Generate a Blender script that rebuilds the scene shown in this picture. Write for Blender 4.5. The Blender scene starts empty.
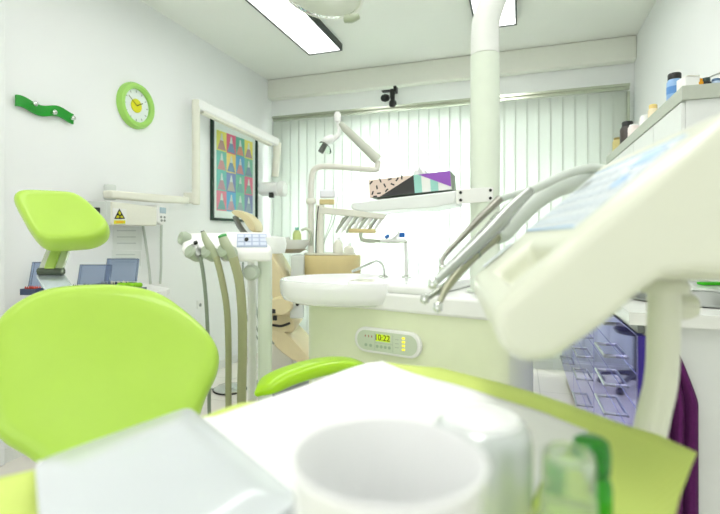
import bpy, bmesh, math, random
from mathutils import Vector, Matrix, Quaternion
random.seed(7)
S = bpy.context.scene
C = S.collection
PI = math.pi
V = Vector

# ------------------------------------------------------------------ camera, world, light, exposure
FPX = 470.0; YAW = math.atan(160/470); CZ = 1.10
cam = bpy.data.cameras.new('camera'); co = bpy.data.objects.new('camera', cam); C.objects.link(co)
co.location = (0, 0, CZ); co.rotation_euler = (PI/2, 0, YAW)
cam.sensor_width = 36; cam.lens = FPX/720*36; cam.shift_y = -19/720
cam.clip_start = 0.02
cam.dof.use_dof = True; cam.dof.focus_distance = 1.9; cam.dof.aperture_fstop = 3.6
S.camera = co
w = bpy.data.worlds.new('world'); S.world = w; w.use_nodes = True
w.node_tree.nodes['Background'].inputs[0].default_value = (0.97, 0.96, 1.0, 1)
w.node_tree.nodes['Background'].inputs[1].default_value = 3.5
def area(name, loc, rot, sx, sy, power, col=(1, 1, 1)):
    l = bpy.data.lights.new(name, 'AREA'); l.shape = 'RECTANGLE'; l.size = sx; l.size_y = sy; l.energy = power; l.color = col
    o = bpy.data.objects.new(name, l); C.objects.link(o); o.location = loc; o.rotation_euler = rot
    return o
area('daylight_window', (-.98, 4.75, 1.45), (-PI/2, 0, 0), 1.05, 2.3, 90, (0.98, 0.96, 1.0))
area('ceiling_light_glow', (-1.52, 1.5, 2.61), (0, 0, 0), .26, 4.0, 3, (1.0, .965, .965))
area('ceiling_light_glow', (-.165, 1.5, 2.61), (0, 0, 0), .26, 4.0, 16, (1.0, .965, .965))
area('rear_fill', (-.7, -1.5, 1.45), (PI/2, 0, 0), 2.4, 1.7, 12, (1.0, .97, .98))  # unseen fill lamp behind the camera, added to brighten the near faces
S.view_settings.view_transform = 'Standard'; S.view_settings.look = 'None'
S.view_settings.gamma = 1; S.view_settings.use_curve_mapping = False
S.view_settings.exposure = 0.38

# ------------------------------------------------------------------ geometry of the photograph -> room
FW = V((-math.sin(YAW), math.cos(YAW), 0)); RT = V((math.cos(YAW), math.sin(YAW), 0)); UP = V((0, 0, 1))
C0 = V((0, 0, CZ))
def ray(x, y): return FW + RT*((x-360)/FPX) + UP*((238-y)/FPX)
def P(x, y, d): return C0 + ray(x, y)*d
def LD(lat, dep, z): return V((0, 0, z)) + RT*lat + FW*dep          # across / into the room
def pX(x, y, X): r = ray(x, y); return C0 + r*(X/r.x)
def pY(x, y, Y): r = ray(x, y); return C0 + r*(Y/r.y)
def pZ(x, y, Z): r = ray(x, y); return C0 + r*((Z-CZ)/r.z)
def pPl(x, y, p0, n): r = ray(x, y); return C0 + r*((p0-C0).dot(n)/r.dot(n))

# ------------------------------------------------------------------ materials
def srgb(h):
    h = h.lstrip('#'); c = [int(h[i:i+2], 16)/255 for i in (0, 2, 4)]
    return tuple((x/12.92 if x <= .04045 else ((x+.055)/1.055)**2.4) for x in c)
MATS = {}
def mat(name, col, rough=.5, metal=0, trans=0, emit=None, es=0, coat=0, ior=1.45, var=.03, scale=25, bump=0, alpha=None):
    if name in MATS: return MATS[name]
    m = bpy.data.materials.new(name); m.use_nodes = True; nt = m.node_tree; b = nt.nodes['Principled BSDF']
    if isinstance(col, str): col = srgb(col)
    n = nt.nodes.new('ShaderNodeTexNoise'); n.inputs['Scale'].default_value = scale; n.inputs['Detail'].default_value = 3
    tc = nt.nodes.new('ShaderNodeTexCoord'); nt.links.new(tc.outputs['Object'], n.inputs['Vector'])
    mx = nt.nodes.new('ShaderNodeMix'); mx.data_type = 'RGBA'
    mx.inputs[6].default_value = tuple(max(0, x*(1-var)) for x in col)+(1,); mx.inputs[7].default_value = tuple(min(1, x*(1+var)) for x in col)+(1,)
    nt.links.new(n.outputs['Fac'], mx.inputs[0]); nt.links.new(mx.outputs[2], b.inputs['Base Color'])
    b.inputs['Roughness'].default_value = rough; b.inputs['Metallic'].default_value = metal
    b.inputs['Transmission Weight'].default_value = trans; b.inputs['IOR'].default_value = ior
    b.inputs['Coat Weight'].default_value = coat
    if emit is not None:
        b.inputs['Emission Color'].default_value = (srgb(emit) if isinstance(emit, str) else emit)+(1,); b.inputs['Emission Strength'].default_value = es
    if bump:
        bp = nt.nodes.new('ShaderNodeBump'); bp.inputs['Strength'].default_value = bump; bp.inputs['Distance'].default_value = .002
        nt.links.new(n.outputs['Fac'], bp.inputs['Height']); nt.links.new(bp.outputs['Normal'], b.inputs['Normal'])
    MATS[name] = m; return m
wallM = mat('wall_paint', '#f2f5f3', .85, var=.015, scale=4)
ceilM = mat('ceiling_paint', '#f1f4ec', .9, var=.015, scale=3)
beamM = mat('beam_paint', '#f0f3e8', .9, var=.015)
whiteM = mat('white_plastic', '#f4f6f2', .3, coat=.3)
whiteRough = mat('white_paint_metal', '#eef1ec', .45)
ceramic = mat('white_ceramic', '#f8faf9', .12, coat=.6)
greenBounce = mat('green_bounce_body', '#eaf2d0', .3, coat=.3)  # green reflected from the chair is put into this body colour
mintPale = mat('pale_mint_plastic', '#e6f0e0', .35)
consoleM = mat('console_plastic', '#e6ead6', .33, coat=.2, var=.01)
consoleTop = mat('console_top_plastic', '#edf1e2', .3, coat=.3, var=.01)
limeM = mat('lime_vinyl', '#b2da50', .38, coat=.25, var=.03, scale=14, bump=.05)
limeArm = mat('lime_armrest_vinyl', '#a6d818', .3, coat=.3, var=.03, scale=14, bump=.05)
paperM = mat('white_paper', '#f9fbfa', .8, var=.01, scale=60, bump=.15)
trayM = mat('glossy_white_tray', '#d3dadc', .14, coat=.5, var=.01)
chrome = mat('chrome', '#d6dad6', .15, 1)
steel = mat('brushed_steel', '#a8aca8', .3, 1)
nickel = mat('satin_nickel', '#b9bfae', .28, 1)
darkM = mat('black_plastic', '#1c1f1d', .4)
greyM = mat('grey_plastic', '#8e948f', .45)
blackFrame = mat('dark_green_frame', '#123526', .4)
lampFrame = mat('lamp_frame_grey', '#3c4540', .5)
glassM = mat('clear_glass', '#f4fff6', .03, trans=1, ior=1.45, var=0)
frost = mat('frosted_cap', '#eaf6e4', .12, trans=.8, ior=1.2)
greenGlass = mat('green_glass', '#3cc030', .08, trans=.7)
greenCap = mat('dark_green_cap', '#2a9c28', .15, trans=.5)
creamM = mat('cream_enamel', '#e9eadb', .4)
tanM = mat('tan_vinyl', '#ded2a6', .45, var=.04)
tanWood = mat('tan_laminate', '#d8c890', .45, var=.05)
hoseGrey = mat('grey_hose', '#8f9a8c', .5)
hoseOlive = mat('olive_hose', '#a9ac86', .5)
hosePale = mat('pale_hose', '#cfd8d0', .4)
greyGreen = mat('grey_green_holder', '#aebba6', .35)
purpleTowel = mat('purple_terry', '#5c1a5c', .95, var=.25, scale=90, bump=.8)
purpleGloss = mat('violet_gloss', '#857ee0', .05, metal=.85, var=.01)
navyM = mat('dark_violet_edge', '#35208f', .3)
blueLid = mat('blue_grey_lid', '#b4c2da', .1, trans=.85, ior=1.2)
greenShiny = mat('green_lacquer', '#0f9a22', .3, coat=.5)
clockGreen = mat('clock_green', '#a6dc6a', .35)
clockFace = mat('clock_face', '#e8f0ee', .4)
yellowM = mat('yellow_plastic', '#e2e020', .4)
orangeM = mat('orange_plastic', '#f0a81c', .4)
blueM = mat('blue_plastic', '#1d6fc8', .35)
skyBlue = mat('light_blue_plastic', '#8fb8e4', .35)
redM = mat('red_plastic', '#c8402a', .4)
keyBlue = mat('key_film', '#dfe7ea', .3, var=.04, scale=60)
lineBlue = mat('blue_line', '#8fbfe8', .4)
lampGlow = mat('lamp_diffuser', '#ffffff', .5, emit='#ffffff', es=2.2)

def lime_bib_mat():
    m = bpy.data.materials.new('lime_ribbed_paper'); m.use_nodes = True; nt = m.node_tree; b = nt.nodes['Principled BSDF']
    tc = nt.nodes.new('ShaderNodeTexCoord'); mp = nt.nodes.new('ShaderNodeMapping'); mp.inputs['Rotation'].default_value = (0, 0, .62)
    wv = nt.nodes.new('ShaderNodeTexWave'); wv.inputs['Scale'].default_value = 70; wv.inputs['Distortion'].default_value = .6
    nt.links.new(tc.outputs['Object'], mp.inputs[0]); nt.links.new(mp.outputs[0], wv.inputs[0])
    mx = nt.nodes.new('ShaderNodeMix'); mx.data_type = 'RGBA'; mx.inputs[6].default_value = srgb('#d6ea74')+(1,); mx.inputs[7].default_value = srgb('#def084')+(1,)
    nt.links.new(wv.outputs['Fac'], mx.inputs[0]); nt.links.new(mx.outputs[2], b.inputs['Base Color'])
    bp = nt.nodes.new('ShaderNodeBump'); bp.inputs['Strength'].default_value = .5; bp.inputs['Distance'].default_value = .002
    nt.links.new(wv.outputs['Fac'], bp.inputs['Height']); nt.links.new(bp.outputs['Normal'], b.inputs['Normal'])
    b.inputs['Roughness'].default_value = .75; return m
bibM = lime_bib_mat()
def floor_mat():
    m = bpy.data.materials.new('cream_tile_floor'); m.use_nodes = True; nt = m.node_tree; b = nt.nodes['Principled BSDF']
    tc = nt.nodes.new('ShaderNodeTexCoord'); br = nt.nodes.new('ShaderNodeTexBrick'); br.offset = 0
    br.inputs['Scale'].default_value = 1; br.inputs['Brick Width'].default_value = .45; br.inputs['Row Height'].default_value = .45
    br.inputs['Mortar Size'].default_value = .003
    br.inputs['Color1'].default_value = srgb('#f5f1e7')+(1,); br.inputs['Color2'].default_value = srgb('#f2eee4')+(1,); br.inputs['Mortar'].default_value = srgb('#d8d4ca')+(1,)
    nt.links.new(tc.outputs['Object'], br.inputs[0]); nt.links.new(br.outputs['Color'], b.inputs['Base Color'])
    b.inputs['Roughness'].default_value = .25; return m
def blind_mat():
    m = bpy.data.materials.new('blind_fabric'); m.use_nodes = True; nt = m.node_tree; b = nt.nodes['Principled BSDF']; out = nt.nodes['Material Output']
    tc = nt.nodes.new('ShaderNodeTexCoord'); n = nt.nodes.new('ShaderNodeTexNoise'); n.inputs['Scale'].default_value = 80
    nt.links.new(tc.outputs['Object'], n.inputs[0])
    mx = nt.nodes.new('ShaderNodeMix'); mx.data_type = 'RGBA'; mx.inputs[6].default_value = srgb('#e6eede')+(1,); mx.inputs[7].default_value = srgb('#eef4e8')+(1,)
    nt.links.new(n.outputs[0], mx.inputs[0]); nt.links.new(mx.outputs[2], b.inputs['Base Color']); b.inputs['Roughness'].default_value = .8
    t = nt.nodes.new('ShaderNodeBsdfTranslucent'); t.inputs[0].default_value = (.93, .96, .95, 1)
    ms = nt.nodes.new('ShaderNodeMixShader'); ms.inputs[0].default_value = .5
    nt.links.new(b.outputs[0], ms.inputs[1]); nt.links.new(t.outputs[0], ms.inputs[2]); nt.links.new(ms.outputs[0], out.inputs[0]); return m
blindM = blind_mat()

# ------------------------------------------------------------------ object helpers
ORG = {}
def reg(o, org): ORG[o.name] = V(org); return o
def thing(name, label, cat, loc, group=None):
    o = bpy.data.objects.new(name, None); C.objects.link(o); o.location = loc; o.empty_display_size = .05
    o['label'] = label; o['category'] = cat
    if group: o['group'] = group
    return reg(o, loc)
def obj(name, bm, m, parent=None, label=None, cat=None, group=None, kind=None, smooth=True, bevel=0, seg=2, sub=0, ang=40):
    me = bpy.data.meshes.new(name)
    bmesh.ops.recalc_face_normals(bm, faces=bm.faces)
    if parent is None:
        xs = [v.co for v in bm.verts]
        org = V(((min(v.x for v in xs)+max(v.x for v in xs))/2, (min(v.y for v in xs)+max(v.y for v in xs))/2, min(v.z for v in xs)))
    else: org = ORG[parent.name]
    for v in bm.verts: v.co -= org
    bm.to_mesh(me); bm.free()
    for ml in (m if isinstance(m, (list, tuple)) else [m]): me.materials.append(ml)
    o = bpy.data.objects.new(name, me); C.objects.link(o)
    if parent is None: o.location = org
    else: o.parent = parent
    reg(o, org)
    if smooth:
        for p in me.polygons: p.use_smooth = True
        if not sub:
            try: me.set_sharp_from_angle(angle=math.radians(ang))
            except Exception: pass
    if bevel:
        b = o.modifiers.new('bevel', 'BEVEL'); b.width = bevel; b.segments = seg; b.limit_method = 'ANGLE'; b.angle_limit = math.radians(35)
        b.harden_normals = False
    if sub:
        s = o.modifiers.new('subsurf', 'SUBSURF'); s.levels = sub; s.render_levels = sub
    if label: o['label'] = label
    if cat: o['category'] = cat
    if group: o['group'] = group
    if kind: o['kind'] = kind
    return o
def struct(name, bm, m, **k): return obj(name, bm, m, kind='structure', **k)
def B(): return bmesh.new()
def frame(n, upv=UP):
    n = V(n).normalized(); u = V(upv).cross(n)
    if u.length < 1e-4: u = V((1, 0, 0)).cross(n)
    u.normalize(); return u, n.cross(u), n
def box(bm, lo, hi, mi=0):
    x0, y0, z0 = lo; x1, y1, z1 = hi
    return hexa(bm, [V(p) for p in ((x0, y0, z0), (x1, y0, z0), (x1, y1, z0), (x0, y1, z0), (x0, y0, z1), (x1, y0, z1), (x1, y1, z1), (x0, y1, z1))], mi)
def hexa(bm, p, mi=0):
    v = [bm.verts.new(q) for q in p]
    for f in ((0, 3, 2, 1), (4, 5, 6, 7), (0, 1, 5, 4), (1, 2, 6, 5), (2, 3, 7, 6), (3, 0, 4, 7)):
        bm.faces.new([v[i] for i in f]).material_index = mi
    return bm
def obox(bm, c, u, v, n, su, sv, sn, mi=0):                          # oriented box, full sizes
    u = V(u).normalized()*su/2; v = V(v).normalized()*sv/2; n = V(n).normalized()*sn/2; c = V(c)
    return hexa(bm, [c-u-v-n, c+u-v-n, c+u+v-n, c-u+v-n, c-u-v+n, c+u-v+n, c+u+v+n, c-u+v+n], mi)
def smooth_path(pts, n=8):
    pts = [V(p) for p in pts]
    if len(pts) < 3: return pts
    out = []; Q = [pts[0]*2-pts[1]]+pts+[pts[-1]*2-pts[-2]]
    for i in range(1, len(Q)-2):
        a, b, c, d = Q[i-1:i+3]
        for k in range(n):
            t = k/n
            out.append(.5*((2*b)+(-a+c)*t+(2*a-5*b+4*c-d)*t*t+(-a+3*b-3*c+d)*t**3))
    out.append(pts[-1]); return out
def tube(bm, pts, r, seg=16, smooth=0, mi=0, cap=True):
    path = smooth_path(pts, smooth) if smooth else [V(p) for p in pts]
    n = len(path)
    if isinstance(r, (list, tuple)):
        rs = [];
        for i in range(n):
            t = i/(n-1)*(len(r)-1); k = min(int(t), len(r)-2); rs.append(r[k]*(1-(t-k))+r[k+1]*(t-k))
    else: rs = [r]*n
    rings = []; T = (path[1]-path[0]).normalized(); u, v, _ = frame(T)
    for i, p in enumerate(path):
        t = ((path[min(i+1, n-1)]-path[max(i-1, 0)])).normalized()
        q = T.rotation_difference(t); u = q @ u; T = t; v = T.cross(u)
        rings.append([bm.verts.new(p+(u*math.cos(2*PI*k/seg)+v*math.sin(2*PI*k/seg))*rs[i]) for k in range(seg)])
    for a, b in zip(rings, rings[1:]):
        for k in range(seg): bm.faces.new([a[k], a[(k+1) % seg], b[(k+1) % seg], b[k]]).material_index = mi
    if cap: bm.faces.new(rings[0][::-1]).material_index = mi; bm.faces.new(rings[-1]).material_index = mi
    return bm
def lathe(bm, prof, o=(0, 0, 0), axis=(0, 0, 1), seg=40, sx=1, sy=1, mi=0, ux=None, closed=True):
    o = V(o); n = V(axis).normalized()
    if ux is None: u, v, _ = frame(n)
    else: u = V(ux).normalized(); v = n.cross(u)
    rings = []
    for r, h in prof:
        if r < 1e-6: rings.append([bm.verts.new(o+n*h)])
        else: rings.append([bm.verts.new(o+n*h+u*(r*sx*math.cos(2*PI*k/seg))+v*(r*sy*math.sin(2*PI*k/seg))) for k in range(seg)])
    for a, b in zip(rings, rings[1:]):
        for k in range(seg):
            k2 = (k+1) % seg
            if len(a) == 1 and len(b) == 1: continue
            if len(a) == 1: f = bm.faces.new([a[0], b[k2], b[k]])
            elif len(b) == 1: f = bm.faces.new([a[k], a[k2], b[0]])
            else: f = bm.faces.new([a[k], a[k2], b[k2], b[k]])
            f.material_index = mi
    if closed:
        if len(rings[0]) > 1: bm.faces.new(rings[0][::-1]).material_index = mi
        if len(rings[-1]) > 1: bm.faces.new(rings[-1]).material_index = mi
    return bm
def prism(bm, pts, off, mi=0):                                       # 3D polygon pushed along an offset vector
    off = V(off); a = [bm.verts.new(V(p)) for p in pts]; b = [bm.verts.new(V(p)+off) for p in pts]; n = len(a)
    bm.faces.new(a[::-1]).material_index = mi; bm.faces.new(b).material_index = mi
    for i in range(n): bm.faces.new([a[i], a[(i+1) % n], b[(i+1) % n], b[i]]).material_index = mi
    return bm
def rrect(w_, h_, r, n=6):
    out = []
    for cx, cy, a0 in ((w_/2-r, h_/2-r, 0), (-w_/2+r, h_/2-r, 90), (-w_/2+r, -h_/2+r, 180), (w_/2-r, -h_/2+r, 270)):
        for k in range(n+1):
            a = math.radians(a0+90*k/n); out.append((cx+r*math.cos(a), cy+r*math.sin(a)))
    return out
def closed_smooth(pts, n=6):
    pts = [V(p) for p in pts]; m = len(pts); out = []
    for i in range(m):
        a, b, c, d = pts[i-1], pts[i], pts[(i+1) % m], pts[(i+2) % m]
        for k in range(n):
            t = k/n; out.append(.5*((2*b)+(-a+c)*t+(2*a-5*b+4*c-d)*t*t+(-a+3*b-3*c+d)*t**3))
    return out
def pad(bm, outline, n, th, dish=0, mi=0, back=.6):                 # upholstered cushion from a 3D outline, n = front normal
    n = V(n).normalized(); c = sum((V(p) for p in outline), V((0, 0, 0)))/len(outline)
    rings = []
    for s, h in ((.02, 'd0'), (.3, 'd1'), (.55, 'd2'), (.75, 'd3'), (.88, 1.0), (.95, .86), (.985, .6), (1.0, .15), (.99, -.35), (.95, -.75), (.85, -1), (.5, -1), (.02, -1)):
        if isinstance(h, str):
            h = 1.0 - dish*{'d0': 1, 'd1': .85, 'd2': .5, 'd3': .15}[h]
        hh = h*th/2
        rings.append([bm.verts.new(c+(V(p)-c)*s+n*hh) for p in outline])
    m = len(outline)
    bm.faces.new(rings[0]); bm.faces.new(rings[-1][::-1])
    for a, b in zip(rings, rings[1:]):
        for k in range(m): bm.faces.new([a[k], a[(k+1) % m], b[(k+1) % m], b[k]])
    for f in bm.faces: f.material_index = mi
    return bm
def text(name, s, c, u, n, size, m, parent):
    cu = bpy.data.curves.new(name, 'FONT'); cu.body = s; cu.size = size; cu.align_x = 'CENTER'; cu.align_y = 'CENTER'; cu.extrude = .0003
    t = bpy.data.objects.new('tmp_text', cu); C.objects.link(t)
    me = bpy.data.meshes.new_from_object(t); bpy.data.objects.remove(t)
    u = V(u).normalized(); n = V(n).normalized(); v = n.cross(u); bm = B(); bm.from_mesh(me)
    for q in bm.verts: q.co = V(c)+u*q.co.x+v*q.co.y+n*q.co.z
    return obj(name, bm, m, parent, smooth=False)

# ------------------------------------------------------------------ the room
XL, XR, YB, YF, H = -2.39, 0.86, 4.22, -1.6, 2.68
struct('floor', box(B(), (XL-.1, YF, -.1), (XR+.1, YB+.1, 0)), floor_mat())
struct('ceiling', box(B(), (XL-.1, YF, H), (XR+.1, YB+.1, H+.1)), ceilM)
struct('wall_left', box(B(), (XL-.1, YF, 0), (XL, YB+.1, H)), wallM)
struct('wall_front', box(B(), (XL-.1, YF-.1, 0), (XR+.1, YF, H)), wallM)
struct('wall_right', box(B(), (XR, YF, 0), (XR+.1, YB+.1, H)), wallM)
YW = YB+.02
WX0, WX1, WZ0, WZ1 = -2.25, .66, .12, 2.20
bm = B()
box(bm, (XL, YW, 0), (WX0, YW+.12, H)); box(bm, (WX1, YW, 0), (XR, YW+.12, H)); box(bm, (WX0, YW, WZ1), (WX1, YW+.12, H)); box(bm, (WX0, YW, 0), (WX1, YW+.12, WZ0))
struct('wall_back', bm, wallM)
struct('trim_1', box(B(), (XL, YB-.07, 2.49), (XR, YW, H)), beamM, bevel=.01)
struct('trim_2', box(B(), (XL, YF, 0), (XL+.025, 1.605, H)), wallM, bevel=.004)
struct('baseboard_left', box(B(), (XL, 1.61, 0), (XL+.012, YB, .07)), whiteRough)
struct('baseboard_back', box(B(), (XL+.02, YW-.012, 0), (XR-.6, YW, .07)), whiteRough)
wf = B()
for (a, b, c, d) in ((WX0, WX0+.05, WZ0, WZ1), (WX1-.05, WX1, WZ0, WZ1), (WX0, WX1, WZ0, WZ0+.05), (WX0, WX1, WZ1-.05, WZ1), (WX0, WX1, 1.82, 1.88), (-1.60, -1.55, WZ0, WZ1), (-.42, -.37, WZ0, WZ1)):
    box(wf, (a, YW+.03, c), (b, YW+.08, d))
wfo = struct('window_1', wf, whiteRough)
obj('pane', box(B(), (WX0+.05, YW+.05, WZ0+.05), (WX1-.05, YW+.056, WZ1-.05)), glassM, wfo, smooth=False)

# blinds: head rail, slats, dark side channel
BX0, BX1, BZT = XL+.09, .78, 2.27
bl = thing('vertical_blind', 'pale vertical slat blind drawn across the whole back wall', 'blind', (-.8, 4.12, .1))
obj('head_rail', box(box(B(), (BX0, 4.08, BZT), (BX1+.02, 4.15, BZT+.02)), (BX0, 4.10, BZT-.022), (BX1+.02, 4.13, BZT)), [nickel], bl, smooth=False)
obj('side_channel', box(B(), (BX1+.002, 4.10, .1), (BX1+.022, 4.14, BZT-.035)), nickel, bl, smooth=False)
ns = 34; wd = (BX1-BX0)/ns
for i in range(ns):
    x = BX0+(i+.5)*wd; a = .05+.02*math.sin(i*1.7)
    bm = B(); k = 5; vs = []
    for j in range(k+1):
        t = (j/k-.5); px = x+t*wd*1.12*math.cos(a); py = 4.115+t*wd*1.12*math.sin(a)-.003*(1-4*t*t)
        vs.append([bm.verts.new((px, py, .12)), bm.verts.new((px, py, BZT-.03))])
    for j in range(k): bm.faces.new([vs[j][0], vs[j+1][0], vs[j+1][1], vs[j][1]])
    o = obj('slat', bm, blindM, bl)
    so = o.modifiers.new('solid', 'SOLIDIFY'); so.thickness = .0008

# ceiling lights
def ceiling_light(x0, x1, y0, y1, label):
    t = thing('ceiling_light', label, 'lamp', ((x0+x1)/2, (y0+y1)/2, H-.06), 'long ceiling lights')
    e = .012; f = B(); z0 = H-.055
    box(f, (x0, y0, z0), (x0+e, y1, H)); box(f, (x1-e, y0, z0), (x1, y1, H)); box(f, (x0+e, y0, z0), (x1-e, y0+e, H)); box(f, (x0+e, y1-e, z0), (x1-e, y1, H))
    obj('frame', f, lampFrame, t, smooth=False)
    obj('diffuser', box(B(), (x0+e, y0+e, z0+.006), (x1-e, y1-e, z0+.012)), lampGlow, t, smooth=False)
ceiling_light(-1.67, -1.37, -.5, 3.58, 'long dark-framed ceiling light on the left, above the poster wall')
ceiling_light(-.31, -.02, -.5, 3.55, 'ceiling light half hidden behind the white lamp pole')

# ------------------------------------------------------------------ left wall
# wavy coat hook
def onL(px, py, off=0): return pX(px, py, XL+off)
t = thing('coat_hook_board', 'green wavy coat hook board with three white knobs on the left wall', 'coat hook', (XL, 1.81, 1.77))
N_ = 40; y0, y1 = 1.66, 1.975; up_ = []; lo_ = []
for i in range(N_+1):
    s = i/N_; yy = y0+(y1-y0)*s; zc = 1.776+.011*math.sin(2*PI*1.25*s*1.25+.9)
    up_.append(V((XL+.012, yy, zc+.028))); lo_.append(V((XL+.012, yy, zc-.028)))
bm = B()
prism(bm, up_+lo_[::-1], (.012, 0, 0)); obj('board', bm, greenShiny, t, ang=60)
for yy, zz in ((1.735, 1.785), (1.84, 1.768), (1.95, 1.764)):
    k = obj('knob', lathe(B(), [(.004, 0), (.004, .02), (.012, .024), (.013, .034), (.008, .04), (0, .041)], (XL+.022, yy, zz), (1, 0, 0), 20), chrome, t)
# clock
t = thing('wall_clock', 'round wall clock with thick lime ring and yellow centre', 'clock', (XL, 2.44, 1.965))
cc = V((XL, 2.44, 1.965)); R_ = .15
obj('rim', lathe(B(), [(R_*.72, .0), (R_, 0), (R_, .015), (R_*.93, .035), (R_*.82, .04), (R_*.72, .03), (R_*.72, 0)], cc, (1, 0, 0), 56, closed=False), clockGreen, t)
obj('face', lathe(B(), [(R_*.73, .006), (R_*.73, .012), (0, .012)], cc, (1, 0, 0), 40), clockFace, t)
obj('centre_disc', lathe(B(), [(R_*.3, .012), (R_*.3, .016), (0, .016)], cc, (1, 0, 0), 30), yellowM, t)
bm = B()
for k in range(12):
    a = k*PI/6; d = V((0, math.cos(a), math.sin(a))); obox(bm, cc+d*R_*.62+V((.0125, 0, 0)), d, V((1, 0, 0)).cross(d), (1, 0, 0), .014, .004, .002)
obj('hour_mark', bm, greyM, t, smooth=False)
for ln, a, wd_ in ((.06, .5, .006), (.09, 2.5, .004)):
    d = V((0, math.cos(a), math.sin(a))); obj('hand', obox(B(), cc+d*ln*.45+V((.019, 0, 0)), d, V((1, 0, 0)).cross(d), (1, 0, 0), ln, wd_, .0015), mat('olive_hand', '#6d7420', .5), t, smooth=False)

# poster
t = thing('framed_poster', 'dark green framed poster with a four by four grid of bright panels', 'poster', (XL, 3.58, 1.25))
py0, py1, pz0, pz1 = 3.23, 3.93, 1.245, 2.13; fw = .022; f = B()
for a, b, c, d in ((py0, py0+fw, pz0, pz1), (py1-fw, py1, pz0, pz1), (py0+fw, py1-fw, pz0, pz0+fw), (py0+fw, py1-fw, pz1-fw, pz1)):
    box(f, (XL, a, c), (XL+.025, b, d))
obj('frame', f, blackFrame, t, smooth=False)
obj('mat_board', box(B(), (XL+.004, py0+fw, pz0+fw), (XL+.008, py1-fw, pz1-fw)), mat('mat_board', '#e3efe8', .5), t, smooth=False)
cols = [['#e6e672', '#e0708c', '#6cbca4', '#ece470'], ['#7cc8b8', '#f0d880', '#6cb0d8', '#84c4a8'], ['#78c4b8', '#8090c0', '#80c8ac', '#e07c94'], ['#e08c9c', '#6cb4d8', '#84c8ac', '#8894bc']]  # panel colours paled towards white to stand for glass reflection
figs = [['#b89890', '#7ca0bc', '#dc9c88', '#b098a0'], ['#d09c9c', '#7c9cb8', '#d09898', '#849cb0'], ['#c49ca4', '#bcb4a8', '#80b0ac', '#80b09c'], ['#7cb0ac', '#c4a4ac', '#a0b0b0', '#98acb8']]  # figure colours washed out likewise, glass reflection in the tint
gy0, gy1, gz0, gz1 = 3.305, 3.86, 1.33, 2.0
for r in range(4):
    for c in range(4):
        a = gy0+(gy1-gy0)*c/4; b = gy0+(gy1-gy0)*(c+1)/4; zt = gz1-(gz1-gz0)*r/4; zb = gz1-(gz1-gz0)*(r+1)/4
        p = obj('printed_panel', box(B(), (XL+.008, a, zb), (XL+.0095, b, zt)), mat('panel'+cols[r][c], cols[r][c], .5), t, smooth=False)
        m_ = (a+b)/2; w2 = (b-a)*.42; hh = zt-zb
        tri = [(m_-w2, zb+.01), (m_+w2, zb+.01), (m_+w2*.35, zb+hh*.55), (m_+w2*.12, zb+hh*.88), (m_-w2*.12, zb+hh*.88), (m_-w2*.35, zb+hh*.55)]
        fo = obj('cone_shape', prism(B(), [V((XL+.0095, y, z)) for y, z in tri], (.0008, 0, 0)), mat('fig'+figs[r][c], figs[r][c], .5), p, smooth=False)
        obj('cone_tip', prism(B(), [V((XL+.0104, y, z)) for y, z in ((m_-w2*.36, zb+hh*.53), (m_+w2*.36, zb+hh*.53), (m_+w2*.13, zb+hh*.88), (m_-w2*.13, zb+hh*.88))], (.0006, 0, 0)), mat('cone_tip', '#d6e4dc', .5), p, smooth=False)

# x-ray unit: control box on the wall, arm, boom, head
t = thing('xray_unit', 'cream wall-mounted x-ray unit with yellow warning sticker and long folding boom', 'x-ray machine', (XL, 2.5, 1.15))
D = .16
def W(px, py, X=XL+D): return pX(px, py, X)
a = W(112, 201.5); b = W(157, 207); a2 = W(112, 225); b2 = W(157, 226)
obj('control_box', prism(B(), [a, b, b2, a2], (-D, 0, 0)), creamM, t, bevel=.008, smooth=False)
e0 = W(103, 200); e1 = W(112, 201.5); e2 = W(112, 225); e3 = W(104, 224)
obj('end_cap', prism(B(), [V((XL+.02, e1.y-.04, e1.z)), V((XL+D-.012, e1.y, e1.z)), V((XL+D-.012, e1.y, e2.z)), V((XL+.02, e1.y-.04, e2.z))][:4], (0, -.03, 0)), mat('cap_grey', '#d2d9d2', .4), t, smooth=False)
k = V((XL+.1, e1.y-.05, e1.z*.6+e2.z*.4)); obj('switch', obox(B(), k, (1, 0, 0), (0, 0, 1), (0, 1, 0), .03, .035, .03), darkM, t, smooth=False, bevel=.003)
a = W(158, 205, XL+D+.01); b = W(168, 207, XL+D+.01); b2 = W(167, 221, XL+D+.01); b3 = W(163, 225, XL+D+.01); a2 = W(158, 222, XL+D+.01)
hs = obj('display_unit', prism(B(), [a, b, b2, b3, a2], (-D, 0, 0)), whiteM, t, bevel=.006, smooth=False)
X2 = XL+D+.014
obj('screen', prism(B(), [W(160.2, 207.2, X2), W(166, 208, X2), W(166, 213.5, X2), W(160.2, 213, X2)], (-.004, 0, 0)), mat('lcd', '#a9c0cc', .2), hs, smooth=False)
for q in ((161, 217), (164.5, 217.3), (161.5, 220.5), (164.5, 220.5)): obj('button', lathe(B(), [(.008, 0), (.008, .003), (0, .003)], W(q[0], q[1], X2-.003), (1, 0, 0), 12), greyM, hs)
X3 = XL+D+.0015
obj('sticker', prism(B(), [W(112.8, 208, X3), W(126.5, 209, X3), W(126.5, 224.2, X3), W(112.8, 224.5, X3)], (-.002, 0, 0)), mat('sticker_white', '#eef0ea', .5), t, smooth=False)
tri = [W(119.4, 208.6, X3+.001), W(125.2, 218.8, X3+.001), W(114.2, 219, X3+.001)]; c_ = sum(tri, V())/3
wt = obj('warning_triangle', prism(B(), tri, (-.002, 0, 0)), darkM, t, smooth=False)
obj('triangle_yellow', prism(B(), [c_+(p-c_)*.68+V((.001, 0, 0)) for p in tri], (-.002, 0, 0)), yellowM, wt, smooth=False)
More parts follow.
